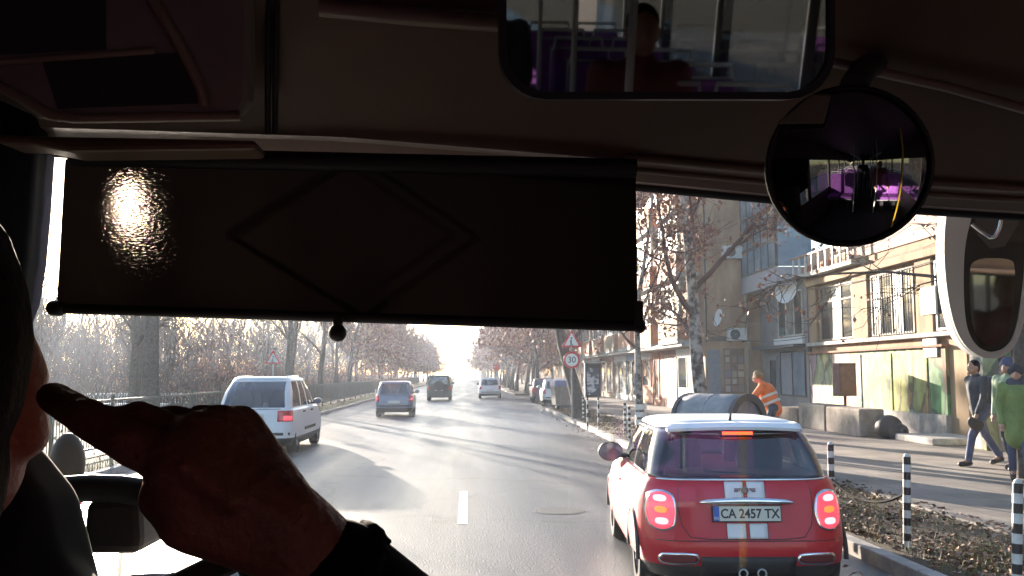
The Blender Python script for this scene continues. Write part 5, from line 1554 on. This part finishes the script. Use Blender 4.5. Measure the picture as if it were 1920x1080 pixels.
# seats of the saloon
M_pur = mat('seat_purple', (.26, .08, .36), .8, var=.25, scale=12)
M_shell = mat('seat_shell', (.45, .44, .46), .4)
seat0 = None
for y in (-2.3, -3.2, -4.1, -5.0, -5.9, -6.8):
    for x in (-.58, -.15, 1.05, 1.48):
        if seat0 is None:
            e = empty('bus_chair', (x, y, BZ0 + .05), 0, 'purple padded bus seat in the mirrored saloon', 'seat', 'saloon seats')
            mb = MB(); mb.box((0, .02, .42), (.40, .40, .09)); mb.build('cushion', M_pur, e, bev=.03)
            mb = MB(); mb.box((0, -.20, .82), (.40, .08, .72), None); mb.build('backrest', M_pur, e, bev=.03)
            mb = MB(); mb.box((0, -.255, .82), (.41, .02, .74)); mb.box((0, .02, .36), (.38, .38, .03)); mb.build('shell', M_shell, e, bev=.008)
            MB().tube([(-.19, -.22, 1.12), (-.17, -.22, 1.26), (.17, -.22, 1.26), (.19, -.22, 1.12)], .014, 8).build('grab_handle', M_grail, e, smooth=60)
            MB().box((0, 0, .17), (.10, .3, .36)).build('leg', M_dark, e)
            seat0 = e
        else:
            e = copy_tree(seat0); e.location = (x, y, BZ0 + .05)
# passengers glimpsed in the mirrors
P1 = pose(.03, 0, (.2, .1), (.3, .5))
person('person', (.95, -2.6, BZ0), 0, 'standing passenger in maroon coat mirrored in the round mirror', 1.66, P1, dict(jacket=mat('coat_maroon', (.20, .05, .06), .8), trousers=mat('trousers_dark', (.03, .03, .05), .8), shoes=M_sh, hair=M_hair))
person('person', (.35, -4.4, BZ0), R(20), 'standing passenger in dark coat deep inside the mirrored saloon', 1.75, P1, dict(jacket=M_jk, trousers=M_jn, shoes=M_sh, hair=M_hair))

# ------------------------------------------------------------------ roller blind
def blind_mat():
    m = bpy.data.materials.new('blind_cloth'); m.use_nodes = True
    n = m.node_tree.nodes; L = m.node_tree.links; n.remove(n['Principled BSDF'])
    tc = n.new('ShaderNodeTexCoord'); mp = n.new('ShaderNodeMapping'); mp.inputs['Scale'].default_value = (110, 110, 520); L.new(tc.outputs['Object'], mp.inputs[0])
    no = n.new('ShaderNodeTexNoise'); no.inputs['Scale'].default_value = 1.0; no.inputs['Detail'].default_value = 2; L.new(mp.outputs[0], no.inputs['Vector'])
    r = n.new('ShaderNodeValToRGB'); r.color_ramp.elements[0].position = .50; r.color_ramp.elements[0].color = (0, 0, 0, 1); r.color_ramp.elements[1].position = .70; r.color_ramp.elements[1].color = (1, 1, 1, 1)
    L.new(no.outputs['Fac'], r.inputs[0])
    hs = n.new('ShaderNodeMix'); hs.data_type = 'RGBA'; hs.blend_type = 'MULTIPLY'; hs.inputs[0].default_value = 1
    cn = n.new('ShaderNodeMix'); cn.data_type = 'RGBA'; cn.inputs[0].default_value = .75; cn.inputs[6].default_value = (1, .62, .3, 1); L.new(no.outputs['Color'], cn.inputs[7])  # noise hues put coloured glints of the sun spot into the cloth
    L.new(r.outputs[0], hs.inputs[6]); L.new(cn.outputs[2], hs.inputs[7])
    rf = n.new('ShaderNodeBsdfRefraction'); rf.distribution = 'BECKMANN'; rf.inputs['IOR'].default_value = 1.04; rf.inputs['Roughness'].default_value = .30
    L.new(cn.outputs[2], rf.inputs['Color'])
    mp3 = n.new('ShaderNodeMapping'); mp3.inputs['Scale'].default_value = (130, 130, 420); L.new(tc.outputs['Object'], mp3.inputs[0])
    n3 = n.new('ShaderNodeTexNoise'); n3.inputs['Scale'].default_value = 1.0; n3.inputs['Detail'].default_value = 3; L.new(mp3.outputs[0], n3.inputs['Vector'])
    bp = n.new('ShaderNodeBump'); bp.inputs['Strength'].default_value = 1.0; bp.inputs['Distance'].default_value = .0026; L.new(n3.outputs['Fac'], bp.inputs['Height']); L.new(bp.outputs[0], rf.inputs['Normal'])
    df = n.new('ShaderNodeBsdfDiffuse'); df.inputs[0].default_value = (.024, .015, .014, 1)
    tl = n.new('ShaderNodeBsdfTranslucent'); tl.inputs[0].default_value = (.0002, .00015, .00016, 1)
    ad = n.new('ShaderNodeAddShader'); L.new(df.outputs[0], ad.inputs[0]); L.new(tl.outputs[0], ad.inputs[1])
    mx = n.new('ShaderNodeMixShader'); mx.inputs[0].default_value = .0003
    L.new(ad.outputs[0], mx.inputs[1]); L.new(rf.outputs[0], mx.inputs[2]); L.new(mx.outputs[0], n['Material Output'].inputs['Surface'])
    return m
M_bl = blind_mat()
BY = 1.345
bl = empty('roller_blind', P(640, 300, BY), 0, 'dark woven roller blind pulled down over the windscreen, sun glowing through', 'blind')
def bchild(mb, name, m, **k):
    o = mb.build(name, m, bl, **k); o.matrix_parent_inverse = Matrix.Translation(-Vector(bl.location)); return o
def BL(u, v, dy=0.0):   # u across, v down the blind
    t = Vector((122, 298)).lerp(Vector((1192, 322)), u); b = Vector((106, 578)).lerp(Vector((1196, 612)), u); q = t.lerp(b, v)
    return P(q.x, q.y, BY + dy)
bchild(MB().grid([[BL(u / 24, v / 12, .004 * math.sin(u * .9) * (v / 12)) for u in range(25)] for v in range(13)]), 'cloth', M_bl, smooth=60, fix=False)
bchild(MB().tube([BL(-.002, 1), BL(1.002, 1)], .0075, 10), 'bottom_bar', M_rubber, smooth=60)
bchild(MB().capsule(BL(-.004, 1), BL(.004, 1), .011), 'end_knob', M_rubber, smooth=60)
bchild(MB().capsule(BL(1.0, .985), BL(1.002, 1), .010), 'end_knob', M_rubber, smooth=60)
bchild(MB().box(BL(1.0, .93), (.012, .02, .04)), 'catch', M_rubber)
bchild(MB().tube([BL(.01, -.02, -.012), BL(1.0, -.02, -.012)], .014, 12), 'roller', M_rubber, smooth=60)
b = P(633, 624, BY - .01); mb = MB(); mb.ell(b, (.0125, .0125, .0125)); mb.tube([b, b + Vector((0, 0, .02))], .007, 8); bchild(mb, 'pull_knob', M_rubber, smooth=60)
for a, b in (((640, 300), (425, 440)), ((425, 440), (650, 580)), ((650, 580), (850, 440)), ((850, 440), (640, 300))):
    p0, p1 = P(*a, BY + .10), P(*b, BY + .10)
    bchild(MB().tube([p0, p1], .005, 6), 'scissor_arm', M_rubber)

# ------------------------------------------------------------------ mirrors
M_mirror = mat('mirror', (.42, .42, .45), .02, 1.0)
M_mirror2 = mat('mirror_dim', (.6, .62, .64), .03, 1.0)
def rrect(x0, y0, x1, y1, r_, n=7):
    pts = []
    for cx, cy, a in ((x1 - r_, y0 + r_, -90), (x1 - r_, y1 - r_, 0), (x0 + r_, y1 - r_, 90), (x0 + r_, y0 + r_, 180)):
        for k in range(n):
            t = R(a + 90 * k / (n - 1)); pts.append((cx + r_ * math.cos(t), cy + r_ * math.sin(t)))
    return pts
def mirror_normal(px, py, look):
    return (Vector(look).normalized() - ray(px, py)).normalized()
cm = P(1250, 20, .95); nm_ = mirror_normal(1250, 20, (.24, -1, -.045))
rm = empty('saloon_mirror', cm, 0, 'wide rectangular interior mirror with rounded corners above the windscreen', 'mirror')
def mchild(e, mb, name, m, **k):
    o = mb.build(name, m, e, **k); o.matrix_parent_inverse = Matrix.Translation(-Vector(e.location)); return o
oo = rrect(936, -170, 1566, 186, 88); ii = rrect(950, -158, 1556, 172, 80)
mchild(rm, MB().ring([PP(x, y, cm, nm_) for x, y in oo], [PP(x, y, cm, nm_) for x, y in ii], -nm_ * .025), 'frame', M_rubber)
mchild(rm, MB().prism([PP(x, y, cm - nm_ * .006, nm_) for x, y in rrect(948, -160, 1558, 174, 81)], -nm_ * .004), 'mirror_glass', M_mirror, smooth=30)
mchild(rm, MB().prism([PP(x, y, cm - nm_ * .012, nm_) for x, y in oo], -nm_ * .02), 'back_shell', M_cabin)
mchild(rm, MB().tube([cm - nm_ * .03, cm + Vector((.0, .12, .16))], .014, 8), 'stalk', M_rubber)
cr = P(1590, 312, .98); nr = mirror_normal(1590, 312, (-.14, -1, -.03))
ro = empty('round_mirror', cr, 0, 'round convex interior mirror hanging at the windscreen header', 'mirror')
qm = Matrix.Translation(cr) @ nr.to_track_quat('Z', 'Y').to_matrix().to_4x4()
rad = 153 / F * .98 * 1.02
cap = [(rad * .97 * math.sin(t) / math.sin(.36), rad * .97 * (math.cos(t) - math.cos(.36)) / math.sin(.36)) for t in [.36 * k / 14 for k in range(14, -1, -1)]]
mchild(ro, MB().lathe([(max(.0005, a), b) for a, b in cap], 48, qm), 'mirror_glass', M_mirror, smooth=80)
mchild(ro, MB().lathe([(rad * .955, -.004), (rad * .965, .006), (rad, .004), (rad * 1.0, -.014), (rad * .9, -.02), (.001, -.022)], 48, qm), 'rim', M_rubber, smooth=40)
mchild(ro, MB().prism([PP(x, y, cr + nr * .02, nr) for x, y in ((1455, 232), (1520, 176), (1560, 176), (1545, 232))], -nr * .004), 'bracket_plate', mat('bracket_olive', (.20, .20, .13), .6), bev=.002)
mchild(ro, MB().tube([P(1600, 165, 1.0), P(1620, 130, 1.1), P(1640, 120, 1.18)], .016, 8), 'stalk', M_rubber, smooth=60)
# outside mirror on the kerb side
ce = P(1850, 530, 1.98); ne = mirror_normal(1850, 560, (-.06, -1, -.02))
em_ = empty('outside_mirror', ce, 0, 'tall outside mirror in white housing beyond the windscreen', 'mirror')
hs = [(1786, 330), (1772, 400), (1767, 460), (1772, 540), (1786, 610), (1806, 648), (1832, 668), (1860, 674), (1888, 664), (1910, 634), (1926, 560), (1936, 470), (1940, 330)]
inn = [(1834, 342), (1822, 400), (1806, 460), (1804, 540), (1808, 606), (1820, 638), (1838, 656), (1860, 661), (1884, 652), (1902, 626), (1914, 556), (1922, 470), (1924, 342)]
def chaikin(q):
    for _ in range(2):
        q = [p for a, b in zip(q, q[1:] + q[:1]) for p in ((a[0] * .75 + b[0] * .25, a[1] * .75 + b[1] * .25), (a[0] * .25 + b[0] * .75, a[1] * .25 + b[1] * .75))]
    return q
hs, inn = chaikin(hs), chaikin(inn)
E0 = lambda x, y, o=0.0: PP(x, y, ce + ne * o, ne)
mchild(em_, MB().prism([E0(x, y, -.02) for x, y in hs], -ne * .10), 'housing', mat('housing_white', (.68, .68, .66), .4), bev=.02)
mchild(em_, MB().ring([E0(x, y, -.018) for x, y in hs], [E0(x, y, -.018) for x, y in inn], ne * .012), 'housing_edge', MATS['housing_white'])
mchild(em_, MB().prism([E0(x, y, -.015) for x, y in inn], ne * .004), 'bezel', M_rubber)
mchild(em_, MB().prism([E0(x, y, -.007) for x, y in chaikin([(1822, 484), (1896, 484), (1904, 500), (1902, 560), (1894, 612), (1882, 640), (1858, 650), (1838, 644), (1826, 622), (1819, 580), (1817, 520)])], -ne * .003), 'mirror_glass', M_mirror2)
mchild(em_, MB().prism([E0(x, y, -.006) for x, y in ((1840, 350), (1918, 350), (1910, 420), (1884, 462), (1858, 466), (1834, 440), (1828, 410))], -ne * .003), 'wide_angle_cover', mat('cover_grey', (.10, .10, .10), .35))
mchild(em_, MB().tube([E0(x, y, .002) for x, y in ((1822, 420), (1836, 432), (1856, 446), (1866, 444), (1874, 428), (1880, 396))], .005, 8), 'glass_rim', M_chrome, smooth=60)
mchild(em_, MB().tube([E0(1870, 340, -.06), Vector((1.75, 1.75, 2.45)), Vector((1.65, 1.5, 2.5))], .028, 10), 'arm', M_rubber, smooth=60)
# small domed mirror outside the driver's window
dm = P(126, 870, 1.75)
ds = empty('dome_mirror', dm, 0, 'small dark domed mirror outside beside the driver', 'mirror')
mb = MB(); mb.ell((0, 0, 0), (.030, .03, .055)); ds_h = mb.build('housing', M_rubber, ds, smooth=60)
MB().box((0.002, 0, -.022), (.062, .05, .008)).build('visor', M_rubber, ds)
MB().box((0.002, .012, -.05), (.040, .01, .045)).build('mirror_glass', M_mirror, ds)
MB().tube([(0, 0, -.05), (-.02, .0, -.2), (-.15, -.1, -.4)], .008, 8).build('arm', M_rubber, ds)

# ------------------------------------------------------------------ curtain by the driver
M_cur = mat('curtain_navy', (.007, .007, .012), .95, var=.3, spec=.1)
ct = [(100, 250), (100, 292), (93, 400), (84, 500), (72, 570), (58, 606), (40, 640), (28, 720), (22, 900), (20, 1200)]
rows = []
for x, y in ct:
    p = P(x, y, 1.36); row = []
    for k in range(25):
        t = k / 24
        row.append(Vector((p.x - .18 * t + .018 * math.sin(k * 1.3), p.y - 2.3 * t, p.z + .02 * t)))  # runs on unseen past the driver, added to block side-window light
    rows.append(row)
o = MB().grid(rows).build('curtain', M_cur, None, smooth=60, solid=.004); tag(o, 'dark navy curtain hanging at the driver side window', 'curtain')
for k in range(0):
    pass

# ------------------------------------------------------------------ the driver
drv = empty('person', P(-300, 1300, .85), 0, 'driver in dark sleeve with fingertip raised to the nose', 'person')
def dchild(o): o.parent = drv; o.matrix_parent_inverse = Matrix.Translation(-Vector(drv.location)); return o
b = MB()
HC = P(-215, 700, .76)
b.ell(HC, (.097, .105, .125)); b.ell(HC + Vector((.045, .02, -.07)), (.050, .055, .055))
b.capsule(P(8, 600, .77), P(50, 706, .795), .017, .0175); b.capsule(P(30, 706, .79), P(40, 812, .79), .02, .022)
b.capsule(HC + Vector((-.01, -.01, -.10)), P(-190, 1010, .80), .06, .065)
b.capsule(P(-190, 1100, .84), P(-150, 1600, .82), .13, .15)
b.capsule(P(-60, 1180, .84), P(150, 1350, .80), .06, .055)
b.capsule(P(150, 1350, .80), P(930, 1390, .63), .05, .042); b.capsule(P(930, 1390, .63), P(565, 1030, .585), .042, .030)
W0 = (535, 985, .582)
b.capsule(P(*W0), P(575, 1030, .588), .027, .029)
MC = dict(i=(338, 868, .572), m=(372, 832, .588), r=(408, 814, .606), p=(448, 806, .622))
for k_, r_ in (('i', .021), ('m', .0205), ('r', .0195), ('p', .0165)):
    b.capsule(P(*W0), P(*MC[k_]), .027, r_)
b.capsule(P(470, 940, .58), P(350, 930, .575), .026, .021)
for k_ in 'imr':
    b.capsule(P(MC[k_][0] + 90, MC[k_][1] + 70, MC[k_][2] - .024), P(MC[k_][0] + 8, MC[k_][1] + 2, MC[k_][2] - .019), .005, .0065, 8, 3)
fing = dict(i=[(338, 868, .572), (246, 832, .574), (160, 782, .60), (98, 744, .655)], m=[(372, 832, .588), (257, 789, .602), (318, 815, .640), (372, 850, .632)], r=[(408, 814, .606), (318, 788, .628), (352, 825, .664), (400, 845, .655)], p=[(446, 812, .622), (378, 782, .650), (392, 822, .680), (430, 840, .672)])
for k_, pts in fing.items():
    rr = dict(i=(.0155, .0140, .0128, .0110), m=(.0135, .0130, .0105, .009), r=(.0125, .0112, .010, .009), p=(.011, .010, .009, .008))[k_]
    for a in range(3):
        b.capsule(P(*pts[a]), P(*pts[a + 1]), rr[a], rr[a + 1], 12, 4)
th = [(470, 1005, .578), (352, 978, .572), (300, 935, .580), (300, 890, .600)]
for a, (ra, rb) in enumerate(((.024, .018), (.018, .0135), (.0130, .010))):
    b.capsule(P(*th[a]), P(*th[a + 1]), ra, rb, 12, 4)
dchild(organic('body', b, .0045, mat('driver_skin', (.30, .10, .06), .5, var=.12, scale=30, bump=.25, bscale=120), None, 3))
j = MB()
j.capsule(P(-220, 1120, .86), P(-150, 1700, .84), .17, .19); j.capsule(P(-120, 1130, .86), P(110, 1330, .81), .115, .085)
j.capsule(P(150, 1350, .80), P(930, 1390, .63), .075, .058); j.capsule(P(930, 1390, .63), P(622, 1086, .592), .058, .0385)
j.capsule(P(-260, 1040, .84), P(-100, 1080, .86), .085, .10)
dchild(organic('jacket', j, .008, mat('driver_jacket', (.006, .006, .008), .9, var=.3, spec=.1), None, 5))
mb = MB(); p0, p1 = P(634, 1098, .594), P(606, 1070, .589)
mb.tube([p0, p1], [.043, .041], 24); dchild(organic('cuff', mb, .005, MATS['driver_jacket'], None, 3))
h = MB(); h.ell(HC + Vector((.014, -.045, .02)), (.106, .118, .145)); h.ell(HC + Vector((.012, -.05, -.07)), (.100, .095, .12))  # hair enlarged over the head, its dark colour standing in for shade
dchild(organic('hair', h, .008, M_hair, None, 3))
st = empty('driver_chair', (-.50, .25, BZ0 + .0), 0, 'dark driver seat behind the raised arm', 'seat')
MB().box((0, .15, .85), (.42, .46, .12)).build('cushion', M_cabin, st, bev=.04)
MB().box((0, -.12, 1.16), (.42, .10, .56)).build('backrest', M_cabin, st, bev=.04)
MB().box((0, .12, .40), (.3, .3, .8)).build('pedestal', M_cabin, st)

# ------------------------------------------------------------------ air
hz = MB().span((-120, -20, -1.2), (70, 420, 24)).build('haze', None)
hz.data.materials.clear()
mh = bpy.data.materials.new('haze_air'); mh.use_nodes = True
n = mh.node_tree.nodes; n.remove(n['Principled BSDF'])
pv_ = n.new('ShaderNodeVolumePrincipled')
pv_.inputs['Color'].default_value = (.70, .82, 1.0, 1); pv_.inputs['Density'].default_value = 0.0007; pv_.inputs['Anisotropy'].default_value = .5
pv_.inputs['Density Attribute'].default_value = ''
mh.node_tree.links.new(pv_.outputs[0], n['Material Output'].inputs['Volume'])
hz.data.materials.append(mh)
tag(hz, 'pale low-sun haze filling the street', 'haze', kind='stuff')
